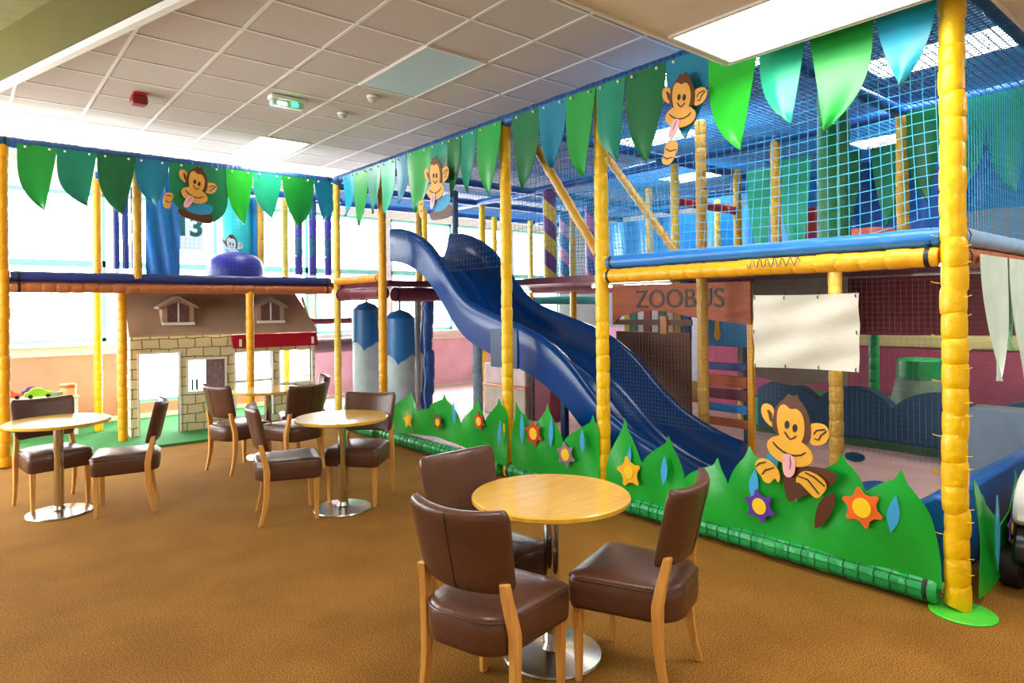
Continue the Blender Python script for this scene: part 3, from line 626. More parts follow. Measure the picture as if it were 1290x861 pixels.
# ================================================================== LEAF SKIRTS
def star(n, r0, r1, rot=0):
    return [((r1 if k % 2 else r0) * math.sin(rot + PI * k / n), (r1 if k % 2 else r0) * math.cos(rot + PI * k / n)) for k in range(2 * n)]
def skirt(pts, base, label, seed, amp=.026, x0=3.905, flowers=(), marks=(), hem=0.0, along='y'):
    """leaf-topped vinyl skirt; pts are the tips and dips of its top edge"""
    rd = random.Random(seed)
    P = sorted(pts); lo, hi = P[0][0], P[-1][0]
    def top(y):
        for (a, za), (b, zb) in zip(P, P[1:]):
            if a <= y <= b:
                q = (y - a) / (b - a) if b > a else 0
                return za + (zb - za) * q ** .62 if zb > za else zb + (za - zb) * (1 - q) ** .62
        return P[-1][1]
    peaks = [P[k] for k in range(1, len(P) - 1) if P[k][1] > P[k - 1][1] and P[k][1] > P[k + 1][1]]
    top0 = top
    def top(y): return top0(y) + sum(.05 * max(0, 1 - abs(y - a) / .04) ** 1.6 for a, _ in peaks)
    n = 240; ph = rd.uniform(0, 6)
    def off(y, z): return amp * (math.sin(ph + y * 7.0 + z * 6) * .6 + math.sin(ph * 2 + y * 15 - z * 9) * .35) * min(1, z * 2.5 + .2)
    def f(u, v, w_):
        y = lo + (hi - lo) * u; zt = top(y); b = base + hem * math.sin(PI * u)
        z = b + (zt - b) * v; o = x0 - off(y, z) - w_
        return (o, y, z) if along == 'y' else (y, o, z)
    c = ((x0, (lo + hi) / 2, base) if along == 'y' else ((lo + hi) / 2, x0, base))
    t = thing('leaf_skirt', label, 'skirt', c)
    MB().sheet(f, n, 10, .005).build('leaf_cloth', LEAFG, t)
    for (y, z, r, col) in flowers:
        fn = fR(y, z, x0 - amp - .008, rot=.2) if along == 'y' else fL(y, z, x0 - amp - .008, rot=.2)
        fl = MB().prism(smooth(star(5 if col in ('gold',) else 6, r * (1.35 if col == 'gold' or r < .1 else 1.08), r * (.66 if col == 'gold' or r < .1 else .56)), 1), fn, 0, .006).build('flower', FLC[col], t, smooth=False)
        fl['label'] = '%s cloth flower' % col
        ce = MB().prism(ell(0, 0, r * (.5 if r < .1 else .42), r * (.55 if r < .1 else .46)), fn, .006, .011).build('flower_center', YCEN, fl, smooth=False)
        ce.location = Vector((0, 0, 0)); ce.data.transform(Matrix.Translation(-Vector(c)))
    for (y, z, wd, h) in marks:
        wd *= 1.7; h *= 1.35
        fn = fR(y, z, x0 - amp - .004, rot=rd.uniform(-.15, .1)) if along == 'y' else fL(y, z, x0 - amp - .004)
        MB().prism([(wd * .55 * math.sin(PI * q / 8) * (1 - .25 * q / 8), -h / 2 + h * q / 8) for q in range(9)] + [(-wd * .55 * math.sin(PI * q / 8) * (1 - .25 * q / 8), -h / 2 + h * q / 8) for q in range(7, 0, -1)], fn, 0, .004).build('leaf_vein', LEAFB, t, smooth=False)
    return t
skirt(SK0, .10, 'short green leaf skirt at the far inner corner behind the middle table', 1)
skirt(SK1, .12, 'green leaf skirt with three small flowers under the slide head', 2, amp=.03, hem=.10, flowers=FL[0:3], marks=BM[0:2])
skirt(SK2, .10, 'green leaf skirt with a red and a mauve flower between the yellow slide posts', 3, flowers=FL[3:5], marks=BM[2:5])
skirt(SK3, .11, 'wide green leaf skirt with the big monkey and gold, violet and orange flowers', 4, flowers=FL[5:8], marks=BM[5:9])
skirt([(4.06, .68), (4.12, .60), (4.42, .34), (4.60, .40), (4.80, .56), (4.97, .30)], .06, 'green leaf skirt with a violet flower on the right end beside the toy car', 5, x0=1.095, along='x', flowers=[(4.555, .33, .085, 'violet')], marks=[(4.28, .36, .05, .3), (4.79, .36, .05, .26)])

# ================================================================== MONKEY CUT-OUTS
PXM = .00114
def pc(pts): return [((x - 365) * PXM, -(y - 300) * PXM) for x, y in pts]
def monkey(fn, label, loc, kind, tan):
    t = thing('monkey_cutout', label, 'cut-out', loc)
    def P(name, pts, m, w0, w1, sm=2, label=None):
        o = MB().prism(smooth(pc(pts), sm) if sm else pc(pts), fn, w0, w1).build(name, m, t, smooth=False)
        if label: o['label'] = label
        return o
    if kind == 'skirt':
        P('body', [(318, 460), (420, 440), (560, 425), (625, 455), (560, 540), (420, 600), (357, 665), (330, 560)], MBROWN, .0, .006)
        P('shirt', [(245, 385), (300, 425), (295, 490), (225, 450)], MBLUE, .004, .010)
        P('tail', [(605, 535), (608, 590), (575, 680), (505, 765), (500, 700), (520, 610), (560, 560)], MBROWN, .002, .008)
    if kind == 'wave':
        P('shirt', [(290, 430), (420, 440), (560, 430), (560, 520), (440, 565), (300, 550)], MBLUE, .0, .006)
        P('body', [(230, 520), (420, 570), (560, 520), (580, 600), (540, 640), (360, 625), (240, 600)], MBROWN, .002, .008)
    e1 = P('ear', [(272, 160), (240, 136), (205, 140), (193, 178), (207, 220), (240, 252), (275, 265)], tan, .003, .010)
    e2 = P('ear', [(465, 215), (500, 200), (550, 203), (572, 240), (560, 290), (520, 318), (462, 320)], tan, .003, .010)
    P('ear_line', [(228, 168), (250, 172), (264, 195), (262, 238), (246, 225), (240, 195)], MBROWN, .010, .012)
    MB().prism(stroke(pc([(490, 262), (505, 240), (545, 228), (555, 236), (528, 262), (516, 288), (494, 284)]), .010), fn, .010, .012).build('ear_line', MBLACK, t, smooth=False)
    P('hair', [(258, 270), (268, 190), (290, 130), (335, 92), (345, 66), (375, 82), (398, 62), (408, 92), (440, 125), (468, 180), (478, 250), (470, 320), (360, 330)], MBROWN, .006, .013)
    P('face', [(290, 185), (302, 140), (332, 122), (365, 152), (398, 138), (430, 165), (446, 220), (440, 300), (400, 340), (320, 340), (292, 250)], tan, .012, .017)
    MB().prism(pc(ell(365, 372, 128, 76, 8, 28)), fn, .015, .021).build('muzzle', tan, t, smooth=False)
    for ex, ey in ((349, 234), (393, 245)): 
        MB().prism(pc(ell(ex, ey, 13, 22, 5)), fn, .017, .020).build('eye', MBLACK, t, smooth=False)
    MB().prism(stroke(pc([(338, 272), (352, 292), (370, 308), (386, 300), (402, 284)]), .009), fn, .021, .024).build('nose', MBLACK, t, smooth=False)
    MB().prism(stroke(pc([(272, 338), (298, 362), (330, 380), (365, 390), (400, 390), (432, 380), (455, 362)]), .010), fn, .021, .024).build('mouth', MBLACK, t, smooth=False)
    tg = [(330, 384), (400, 392), (404, 440), (398, 490), (368, 516), (338, 500), (330, 440)] if kind == 'skirt' else [(318, 378), (372, 394), (352, 450), (330, 500), (296, 520), (272, 500), (282, 440)]
    P('tongue', tg, MPINK, .022, .027)
    MB().prism(stroke(pc([(372, 398), (378, 430), (374, 465)] if kind == 'skirt' else [(340, 396), (322, 430), (312, 460)]), .006), fn, .027, .029).build('tongue_line', MBROWN, t, smooth=False)
    def hand(pts, lines):
        h = P('hand', pts, tan, .018, .026)
        for ln in lines:
            q = MB().prism(stroke(pc(ln), .010), fn, .026, .029).build('finger_line', MBLACK, h, smooth=False)
            q.data.transform(Matrix.Translation(-Vector(loc)))
    if kind == 'skirt':
        hand([(170, 475), (195, 445), (240, 435), (290, 462), (320, 510), (312, 560), (290, 525), (260, 572), (225, 565), (215, 540), (185, 520)], [[(180, 492), (200, 470), (238, 455)], [(216, 528), (235, 500), (286, 475)]])
        hand([(405, 530), (412, 490), (450, 455), (510, 460), (560, 490), (568, 525), (545, 560), (520, 590), (490, 575), (452, 545), (425, 525)], [[(455, 465), (505, 480), (560, 515)], [(418, 492), (470, 500), (530, 560)]])
    elif kind == 'long':
        hand([(262, 530), (300, 525), (350, 545), (352, 600), (330, 640), (300, 690), (262, 700), (225, 680), (215, 650), (240, 610), (235, 585)], [[(248, 580), (290, 605), (345, 600)], [(228, 632), (265, 655), (315, 650)]])
    elif kind == 'wave':
        hand([(90, 420), (120, 400), (170, 405), (175, 450), (150, 480), (165, 520), (150, 570), (110, 560), (80, 500)], [[(105, 440), (140, 430), (165, 440)], [(110, 490), (130, 500), (150, 495)]])
    return t
monkey(fR(2.0, .795, 3.872, rot=-.03), 'big golden monkey cut-out peeping over the green leaf skirt', (3.872, 2.0, .40), 'skirt', MYEL)
monkey(fR(2.735, 2.975, 3.835, rot=-.04, sc=.86), 'long-tongued monkey cut-out on the pennants near the big light panel', (3.835, 2.735, 2.5), 'long', MTAN)
monkey(fL(2.17, 3.06, 8.46, rot=-.14, sc=1.02), 'waving monkey cut-out on the broad pennant over the toy cottage', (2.17, 8.46, 2.7), 'wave', MTAN)
monkey(fR(5.74, 2.90, 3.80, rot=.1, sc=1.05), 'foreshortened monkey cut-out on the pennants above the slide', (3.80, 5.74, 2.5), 'wave', MTAN)
monkey(fL(2.98, 2.5, 9.80, rot=0, sc=.72), 'faded monkey cut-out standing behind the blue dome upstairs', (2.98, 9.80, 2.1), 'long', mat('monkey_pale', '#C9D6DC', rough=.5))

# ================================================================== NETS
def hero_bulge(u, v):
    q = math.exp(-((u - .02) / .10) ** 2); s_ = math.sin(PI * u) * math.sin(PI * v)
    return (.03 * q * math.sin(PI * v), .05 * q * (v - .5) * -2 + .018 * math.sin(7 * u + 2), .05 * s_ + .02 * math.sin(9 * u + 5 * v))
def nets():
    def N(o, u, v, ul, vl, cell, r, m, label, **k): tag(net(o, u, v, ul, vl, cell, r, **k).build('safety_net', m), label, 'net')
    Y_ = (0, 1, 0); Z_ = (0, 0, 1); X_ = (1, 0, 0)
    N((4.03, 1.23, 2.0), Y_, Z_, 2.33, 1.33, .062, .0024, NETC, 'light blue knotted net across the wide upper bay, bunched at the front corner post', bulge=hero_bulge, nseg=20)
    N((4.03, 1.23, .72), Y_, Z_, 2.33, 1.1, .030, .0005, NETG, 'fine grey net across the lower wide bay behind the white banner')
    N((4.03, 3.67, 2.0), Y_, Z_, 1.1, 1.33, .055, .0016, NETD, 'dark net with a diagonal beam between the two yellow slide posts', bulge=lambda u, v: (0, .03 * math.sin(PI * u), .03 * math.sin(PI * u) * math.sin(PI * v)), nseg=10)
    N((4.03, 4.88, 2.0), Y_, Z_, 2.3, 1.33, .055, .0007, NETG, 'thin grey net over the slide between its head and the middle post')
    N((4.03, 7.27, 2.05), Y_, Z_, 1.18, 1.28, .055, .0007, NETG, 'thin grey net left of the slide head post')
    N((4.06, 1.185, 2.0), X_, Z_, 3.0, 1.33, .05, .0019, NETC, 'blue net on the upper right end of the frame')
    N((4.06, 1.185, .62), X_, Z_, 2.2, 1.2, .030, .0005, NETG, 'fine net on the lower right end of the frame')
    N((.4, 8.64, 2.02), X_, Z_, 3.5, 1.3, .05, .0009, NETG, 'thin net across the upper deck over the toy cottage')
    N((4.03, 1.2, 3.33), X_, Y_, 5.9, 3.45, .05, .0046, NETR, 'blue roof net over the near half of the play frame', bulge=lambda u, v: (0, 0, -.05 * math.sin(PI * u) * abs(math.sin(3 * PI * v))), nseg=16)
    N((4.03, 4.7, 3.33), X_, Y_, 5.9, 5.1, .055, .0038, NETR, 'blue roof net over the slide half of the play frame', bulge=lambda u, v: (0, 0, -.05 * math.sin(PI * u) * abs(math.sin(3 * PI * v))), nseg=16)
    N((6.5, 4.72, 2.0), Y_, Z_, 2.4, 1.25, .05, .0045, NETC, 'dense teal inner net behind the diagonal tan beam', bulge=lambda u, v: (0, 0, .08 * math.sin(6 * u + 3 * v)), nseg=10)
nets()
# twisted net cord scraps on the deck edge beam
tag(MB().tube([(3.905 - .004 * math.sin(k * 2.1), 1.95 + .35 * k / 40, 1.865 + .028 * math.sin(k * 1.1)) for k in range(41)], .003, 5).build('cord_lashing', NETD), 'dark cord lashing looped round the orange beam above the white banner', 'cord')

# ================================================================== BEHIND THE NETS
def sheetthing(name, label, cat, m, fn, nu=24, nv=12, th=.006):
    return tag(MB().sheet(fn, nu, nv, th).build(name, m), label, cat)
BN = V('backdrop_blue', '#1F8DE0'); BT = V('backdrop_teal', '#1FAEB4')
sheetthing('fabric_backdrop', 'blue fabric backdrop hung across the far upper floor', 'backdrop', BN, lambda u, v, w_: (9.75 + .06 * math.sin(u * 40) + w_, 4.5 + 4.2 * u, 1.97 + 1.24 * v), 80, 4)
sheetthing('fabric_backdrop', 'teal-blue fabric backdrop behind the red rails', 'backdrop', BT, lambda u, v, w_: (9.9 + .06 * math.sin(u * 30) + w_, 3.5 + 1.0 * u, 1.97 + 1.24 * v), 30, 4)
sheetthing('fabric_backdrop', 'blue fabric backdrop behind the inner pennants right of the front corner post', 'backdrop', BN, lambda u, v, w_: (8.62 + .04 * math.sin(u * 22) + w_, 1.3 + 1.7 * u, 2.62 + .63 * v), 30, 4)
sheetthing('fabric_hanging', 'deep blue fabric panel on the far side of the wide bay', 'panel', V('panel_blue', '#1E62C4'), lambda u, v, w_: (7.7 + .03 * math.sin(u * 20) + w_, 2.25 + 1.1 * u, 1.97 + 1.2 * v))
# soft-play blocks upstairs
t = thing('soft_block', 'red padded block with a slanted side behind the wide net', 'soft play block', (7.6, 3.72, 1.956))
MB().prism([(-.20, 0), (.20, 0), (.20, .76), (-.04, .76)], lambda u, v, w_: (7.45 + w_, 3.72 - u, 1.956 + v), 0, .35).build('padding', V('brick_red', '#B5382E'), t, bevel=.02)
MB().lathe([(.10, 0), (.10, .16), (.06, .26), (.02, .32)], (7.6, 3.62, 2.716), 20).build('blue_knob', MIDBLUE, t)
t = thing('soft_shape', 'coral red rounded cushion right of the palm trunk', 'cushion', (6.9, 2.75, 1.956))
MB().lathe([(.02, 0), (.24, .01), (.27, .10), (.27, .30), (.22, .38), (.02, .40)], (6.9, 2.75, 1.956), 28).build('padding', V('coral', '#E0654A'), t)
MB().lathe([(.272, .14), (.272, .20)], (6.9, 2.75, 1.956), 28).build('band', DNAVY, t)
t = thing('soft_shape', 'dark teal low bolster beside the coral cushion', 'bolster', (6.0, 2.1, 1.956))
sleeve((6.0, 1.5, 2.05), (6.0, 2.75, 2.05), .09, pitch=.6, seed=5).build('padding', DNAVY, t)
# wooden toy bus with its sign
t = thing('toy_bus', 'brown wooden play bus with an arched name sign behind the slide', 'play bus', (5.75, 3.9, .06))
WB = wood_mat('bus_orange_wood', '#A34A1E', '#BF6228', rough=.6, scale=(6, 1.2, 6)); WD = wood_mat('bus_brown_wood', '#5A2F16', '#6E3C1E', rough=.6, scale=(6, 1.2, 6))
def busf(u, v, w_): return (5.60 + w_, 4.95 - u, v)
arch = [(0, 1.84), (1.68, 1.82), (1.68, 1.42), (1.35, 1.45)] + [(1.1 - k * .09, 1.47 + .085 * math.sin(PI * k / 12)) for k in range(1, 12)] + [(0.0, 1.40)]
MB().prism(arch, busf, 0, .03).build('sign_board', WB, t, smooth=False)
MB().prism([(.05, .30), (1.02, .30), (1.02, 1.33), (.05, 1.33)], busf, .0, .03).build('lower_panel', WD, t, bevel=.006)
MB().prism([(.02, 1.40), (1.02, 1.40), (1.02, 1.46), (.02, 1.46)], busf, .025, .05).build('window_rail', WD, t, smooth=False)
MB().prism([(.66, 1.31), (.74, 1.31), (.74, 1.50), (.66, 1.50)], busf, -.01, .03).build('window_post', wood_mat('bus_post', '#C07A30', '#D08F40'), t, bevel=.006)
for (u, h) in ((1.10, .1), (1.62, .1)): 
    MB().prism([(u, h), (u + .06, h), (u + .06, 1.45), (u, 1.45)], busf, .03, .08).build('post', OCH, t, bevel=.01)
for k, (z, hh, mm) in enumerate(((.98, .07, NAVY), (.82, .11, WB), (.70, .10, MAROON), (.58, .07, MIDBLUE), (.44, .08, WB))):
    MB().prism([(1.16, z), (1.62, z), (1.62, z + hh), (1.16, z + hh)], busf, .02, .06 + .03 * (k == 3)).build('slat', mm, t, bevel=.008)
cu = bpy.data.curves.new('sign_text', 'FONT'); cu.body = 'ZOOBUS'; cu.size = .27; cu.extrude = .004; cu.space_character = 1.0
to = bpy.data.objects.new('tmp', cu); COL.objects.link(to); bpy.context.view_layer.update()
me = bpy.data.meshes.new_from_object(to.evaluated_get(bpy.context.evaluated_depsgraph_get())); bpy.data.objects.remove(to); bpy.data.curves.remove(cu)
me.transform(Matrix(((0, 0, -1, 5.596 - 5.75), (-1, 0, 0, 4.62 - 3.9), (0, 1, 0, 1.585 - .06), (0, 0, 0, 1))))
me.materials.append(mat('sign_letters', '#3F3B30', rough=.6, var=0)); lo = bpy.data.objects.new('lettering', me); COL.objects.link(lo); lo.parent = t
# books and toys seen through the bus windows
rdb = random.Random(12)
for k in range(9):
    cx_ = rdb.choice(['#3B5FA0', '#E9E4CF', '#2C7A6A', '#C0B04A', '#8E3A3A', '#D9D9E4', '#1E3A5A'])
    y0 = 5.25 - k * .105
    tag(MB().box(6.2, 6.26, y0 - .045, y0 + .045, 1.22, 1.878).build('hanging_strip', mat('strip' + cx_[1:], cx_, rough=.6, var=0), bevel=.005), 'coloured cloth strip hanging in the play bus windows', 'strip', 'coloured strips in the bus windows')
t = thing('picture_panel', 'bright blue panel with a yellow drip right of the wooden sign', 'panel', (6.6, 4.12, .06))
for yy in (3.93, 4.42): MB().box(6.6, 6.63, yy - .02, yy + .02, .062, 1.14).build('upright', DNAVY, t, bevel=.004)
MB().box(6.6, 6.63, 3.9, 4.45, 1.14, 1.55).build('board', V('panel_cyan', '#1F8FD0'), t, bevel=.005)
MB().prism(smooth([(-.03, .2), (.03, .2), (.025, -.02), (.05, -.10), (0, -.17), (-.05, -.10), (-.025, -.02)]), fR(4.26, 1.36, 6.598), 0, .01).build('drip', GOLD, t, smooth=False)
# banner
def ban(u, v, w_):
    return (3.985 - w_ - .012 * math.sin(u * 9 + v * 4) * math.sin(PI * v) - .006 * math.sin(v * 15 + u * 5), 2.30 - .655 * u, 1.665 - (.47 - .012 * u) * v + .012 * math.sin(PI * u) * (1 - 2 * v) * -.4)
t = thing('blank_banner', 'blank white rectangular banner tied to the net of the wide bay', 'banner', (3.985, 1.97, 1.19))
MB().sheet(ban, 24, 16, .004).build('sheet', mat('banner_cloth', '#D3D0C2', rough=.6, var=.015, bump=.25, bs=8), t)
for (u, v) in ((0, 0), (.32, 0), (.65, 0), (1, 0), (0, .5), (1, .5), (0, 1), (.32, 1), (.65, 1), (1, 1)):
    p = Vector(ban(.02 + .96 * u, .03 + .94 * v, .004))
    MB().tube([p + Vector((-.004, 0, -.012)), p + Vector((-.012, .002, 0)), p + Vector((.02, .004, .018)), p + Vector((.03, .01, .03))], .003, 6).build('cable_tie', BLACKTIE, t)
# maroon hanging, grey board, pink wall, dark barrier, toddler zone
sheetthing('hanging_cloth', 'maroon cloth hanging under the deck behind the white banner', 'cloth', MAROONCLOTH, lambda u, v, w_: (7.15 + .02 * math.sin(u * 25) + w_, 4.05 - 3.3 * u, 1.87 - (.58 + .03 * math.sin(PI * u)) * v + .06 * u * v), 60, 6)
sheetthing('mesh_screen', 'grey-brown mesh screen hanging behind the left half of the banner', 'screen', mat('screen_taupe', '#8F8578', rough=.9, bump=.4, bs=160), lambda u, v, w_: (6.9 + w_, 4.2 - 1.25 * u, 1.878 - (1.12) * v + .03 * math.sin(u * 9) * v), 20, 8)
tag(MB().box(9.0, 9.06, .2, 6.0, .06, 1.06).build('partition', PINKW, bevel=.01), 'magenta partition wall deep in the lower floor', 'partition')
tag(MB().box(8.97, 9.06, .2, 6.0, 1.06, 1.22).build('cream_rail', V('cream_vinyl', '#E4D29A'), bevel=.02), 'cream rail on top of the magenta partition', 'rail')
hill = []
nb_ = 5; yw = 4.3 - .9
for k in range(61):
    q = k / 60; hill.append((q * yw, .50 + .20 * abs(math.sin(PI * (q * 4.2 + .1))) ** .7))
t = thing('play_barrier', 'dark navy scalloped barrier behind the big monkey', 'barrier', (7.6, 2.6, .06))
MB().prism([(0, .06)] + hill + [(yw, .06)], lambda u, v, w_: (7.5 + w_, 4.3 - u, v), 0, .14).build('padding', DNAVY, t, bevel=.01)
MB().box(7.47, 7.50, .9, 4.3, .062, .14).build('green_skirting', V('olive_green', '#2F5A34'), t, bevel=.005)
G2 = V('bright_green', '#22B468')
tag(MB().box(7.7, 8.95, .6, 4.6, .06, .44).build('toddler_platform', G2, bevel=.02), 'bright green padded platform behind the navy barrier', 'platform')
tag(sleeve((7.9, 3.1, .44), (7.9, 3.1, 1.28), .055, pitch=.13, seed=9).build('padded_post', G2), 'green padded post standing on the green platform', 'post')
t = thing('soft_drum', 'green and grey tapered soft drum on the green platform', 'soft play shape', (8.3, 2.77, .442))
MB().lathe([(.30, 0), (.30, .03), (.245, .30), (.23, .32)], (8.3, 2.77, .442), 32).build('drum_side', mat('drum_grey', '#8FA89A', rough=.5), t)
MB().lathe([(.238, .32), (.225, .52), (.20, .54), (.02, .545)], (8.3, 2.77, .442), 32).build('drum_top', G2, t)
tag(MB().box(6.9, 7.3, 1.25, 1.95, .06, .66).build('soft_block', V('greyblue_vinyl', '#7C95B0'), bevel=.03), 'grey-blue padded block right of the front corner post', 'soft play block')
t = thing('soft_wedge', 'blue padded wedge inside the front corner of the frame', 'soft play block', (4.7, 1.5, .06))
MB().prism([(0, 0), (.62, 0), (.62, .06), (.08, .47), (0, .47)], lambda u, v, w_: (4.14 + w_, 1.24 + u, .062 + v), 0, 2.2).build('padding', V('wedge_blue', '#1766B8'), t, bevel=.02)
for k, (x, y, rx, ry, m) in enumerate([(5.9, 2.35, .20, .09, BLUE), (6.9, 2.9, .22, .09, DNAVY), (6.3, 3.4, .18, .08, DNAVY), (6.8, 2.05, .16, .07, GOLD), (5.2, 2.9, .18, .08, LEAFG), (7.1, 3.7, .18, .08, LEAFG)]):
    tag(MB().prism(ell(0, 0, rx, ry, 25 * k), lambda u, v, w_: (x + u, y + v, .061 + w_), 0, .008).build('floor_spot', m, smooth=False), ['blue', 'dark teal', 'navy', 'yellow', 'green', 'far green'][k] + ' leaf-shaped spot lying on the pink play floor', 'floor spot')
# under the slide
t = thing('storage_hamper', 'pale pink and white woven hamper under the slide', 'hamper', (6.25, 7.33, .06))
WK = mat('hamper_white', '#EFD9D2', rough=.7, bump=.5, bs=70); 
MB().box(5.95, 6.5, 6.86, 7.8, .062, .46).build('lower_basket', mat('hamper_beige', '#D5C6B4', rough=.7, bump=.5, bs=70), t, bevel=.015)
MB().box(5.94, 6.51, 6.85, 7.81, .46, .50).build('rim', V('peach', '#F0A784'), t, bevel=.008)
MB().box(5.96, 6.49, 6.87, 7.79, .50, .80).build('lid', WK, t, bevel=.02)
t = thing('soft_block', 'maroon upright padded block under the slide beside the hamper', 'soft play block', (6.2, 6.58, .06))
MB().box(6.0, 6.35, 6.40, 6.76, .062, .78).build('padding', V('block_maroon', '#7A3346'), t, bevel=.02)
MB().box(5.985, 6.0, 6.73, 6.77, .062, .80).build('edge_strip', BLACKTIE, t, bevel=.004)
tag(MB().box(8.9, 8.96, 6.3, 10.2, .06, 1.25).build('partition', mat('lilac_cloth', '#D9A6C6', rough=.8), bevel=.01), 'pale lilac partition seen under the slide', 'partition')
# hanging punch bags
def bag(x, y, zb, zt, label):
    t = thing('punch_bag', label, 'punch bag', (x, y, zb)); r = .205
    MB().lathe([(.02, .0), (r * .95, .01), (r, .05), (r, (zt - zb) * .58)], (x, y, zb), 28).build('lower_cover', mat('bag_grey', '#A9BAC0', rough=.5, bump=.1), t)
    z1 = (zt - zb) * .56; n = 28; vs = []; fs = []
    h = zt - zb
    prof = [(r + .006, None), (r + .006, z1 + .12), (r + .004, h - .11), (r * .62, h - .03), (.05, h), (.02, h + .01)]
    for pr, pz in prof:
        for k in range(n):
            q = 2 * PI * k / n; zz = pz if pz is not None else z1 + .05 * math.sin(3 * q + x) - .05 * (math.sin(5 * q) > .7)
            vs.append((x + pr * math.cos(q), y + pr * math.sin(q), zb + zz))
    for i in range(len(prof) - 1):
        for k in range(n): fs.append((i * n + k, i * n + (k + 1) % n, (i + 1) * n + (k + 1) % n, (i + 1) * n + k))
    MB().add(vs, fs).build('blue_cover', V('bag_blue', '#1467A8'), t)
    MB().box(x - .012, x + .012, y - .012, y + .012, zt, 1.885).build('hanging_strap', DNAVY, t)
bag(4.62, 8.88, .32, 1.70, 'blue-topped grey punch bag hanging left of the slide head post')
bag(4.62, 7.92, .14, 1.58, 'blue-topped grey punch bag hanging right of the slide head post')
# upstairs over the cottage
for i, (x, lb) in enumerate(((3.87, 'left'), (4.09, 'middle'), (4.33, 'right'))):
    t = thing('hanging_roll', '%s purple-and-teal hanging roll of the three beside the far inner corner' % {'left': 'leftmost', 'middle': 'middle', 'right': 'rightmost'}[lb], 'hanging roll', (x, 9.55, 2.12), group='rolls by the inner corner')
    PU = V('roll_purple', '#4338A8'); TE = V('roll_teal', '#1F5F8A')
    for k in range(4):
        sleeve((x, 9.55, 2.12 + k * .28), (x, 9.55, 2.12 + k * .28 + .278), .058, pitch=.28, seed=k).build('segment', PU if k % 2 == 0 else TE, t)
    MB().tube([(x, 9.55, 3.24), (x, 9.55, 3.26)], .008, 6).build('cord', DNAVY, t)
for i, (x, lb) in enumerate(((1.52, 'leftmost'), (1.62, 'middle'), (1.72, 'rightmost'))):
    t = thing('hanging_roll', '%s slim navy hanging roll of the three left of the tan post' % lb, 'hanging roll', (x, 9.55, 2.12), group='navy rolls left of the tan post')
    sleeve((x, 9.55, 2.14), (x, 9.55, 3.18), .038, pitch=.35, seed=i).build('segment', NAVY, t)
    MB().tube([(x, 9.55, 3.18), (x, 9.55, 3.25)], .006, 6).build('cord', DNAVY, t)
sheetthing('fabric_hanging', 'bright blue fabric panel upstairs right of the tan net-wrapped post', 'panel', V('panel_bright', '#1A7CDA'), lambda u, v, w_: (1.74 + .38 * u, 8.98 + .02 * math.sin(u * 14 + v * 6) + w_, 1.98 + 1.34 * v), 16, 16)
t = thing('soft_dome', 'low blue padded dome on the upper deck over the cottage', 'soft play shape', (2.90, 9.35, 1.976))
MB().lathe([(.355, .0), (.37, .06), (.37, .20), (.34, .30), (.26, .375), (.14, .415), (.02, .425)], (2.90, 9.35, 1.976), 36).build('padding', V('dome_blue', '#1E2496'), t)
MB().lathe([(.374, .055), (.374, .075)], (2.90, 9.35, 1.976), 36).build('piping', MIDBLUE, t)
t = thing('padded_column', 'wide teal and blue padded column behind the blue dome', 'column', (3.2, 10.05, 1.976))
MB().lathe([(.2, 0), (.21, .04), (.21, 1.28), (.2, 1.3)], (3.13, 10.05, 1.976), 24).build('teal_half', V('column_teal', '#28B7BE'), t)
MB().lathe([(.09, 0), (.1, .04), (.1, 1.28), (.09, 1.3)], (3.42, 10.0, 1.976), 24).build('blue_half', V('column_blue', '#1484CC'), t)
t = thing('wall_poster', 'white poster with dark green figures hanging by the upper window', 'poster', (2.36, 9.6, 2.42))
MB().box(2.16, 2.56, 9.6, 9.608, 2.42, 2.98).build('sheet', mat('poster_white', '#EEF4F4', rough=.6, var=0), t, smooth=False)
for ch_, dx in (('1', -.15), ('3', .02)):
    cu = bpy.data.curves.new('poster_text', 'FONT'); cu.body = ch_; cu.size = .36; cu.extrude = .002; cu.offset = .012
    to = bpy.data.objects.new('tmp', cu); COL.objects.link(to); bpy.context.view_layer.update()
    me = bpy.data.meshes.new_from_object(to.evaluated_get(bpy.context.evaluated_depsgraph_get())); bpy.data.objects.remove(to); bpy.data.curves.remove(cu)
    me.transform(Matrix(((1, 0, 0, dx), (0, 0, -1, -.004), (0, 1, 0, .20), (0, 0, 0, 1))))
    me.materials.append(mat('poster_ink', '#0F5A5C', rough=.6, var=0)); lo = bpy.data.objects.new('figure', me); COL.objects.link(lo); lo.parent = t

# ================================================================== TOY COTTAGE
t = thing('toy_cottage', 'toy cottage front with painted stone walls, taupe roof, two dormers and a red shop awning', 'playhouse', (2.84, 9.6, .03))
ST = stone_mat(); ROOF = mat('roof_taupe', '#B9A084', rough=.75, var=.03); ROOFD = mat('dormer_taupe', '#B59A84', rough=.7, var=.02)
HY = 9.40
def hf(u, v, w_): return (u, HY + w_, v)
X0, X1, HT = 1.635, 4.04, 1.29
def wallpiece(a, b, z0, z1, mb): return mb.box(a, b, HY, HY + .05, z0, z1)
wm = MB()
door = (1.735, 2.19, .031, 1.055); win = (2.305, 2.76, .54, .95); w1 = (2.905, 3.40, .14, 1.02); w2 = (3.52, 3.985, .56, 1.02)
wallpiece(X0, door[0], .031, HT, wm); wallpiece(door[0], door[1], door[3], HT, wm)
wallpiece(door[1], win[0], .031, HT, wm); wallpiece(win[0], win[1], .031, win[2], wm); wallpiece(win[0], win[1], win[3], HT, wm)
wallpiece(win[1], w1[0], .031, HT, wm); wallpiece(w1[0], w1[1], w1[3], HT, wm); wallpiece(w1[0], w1[1], .031, w1[2], wm)
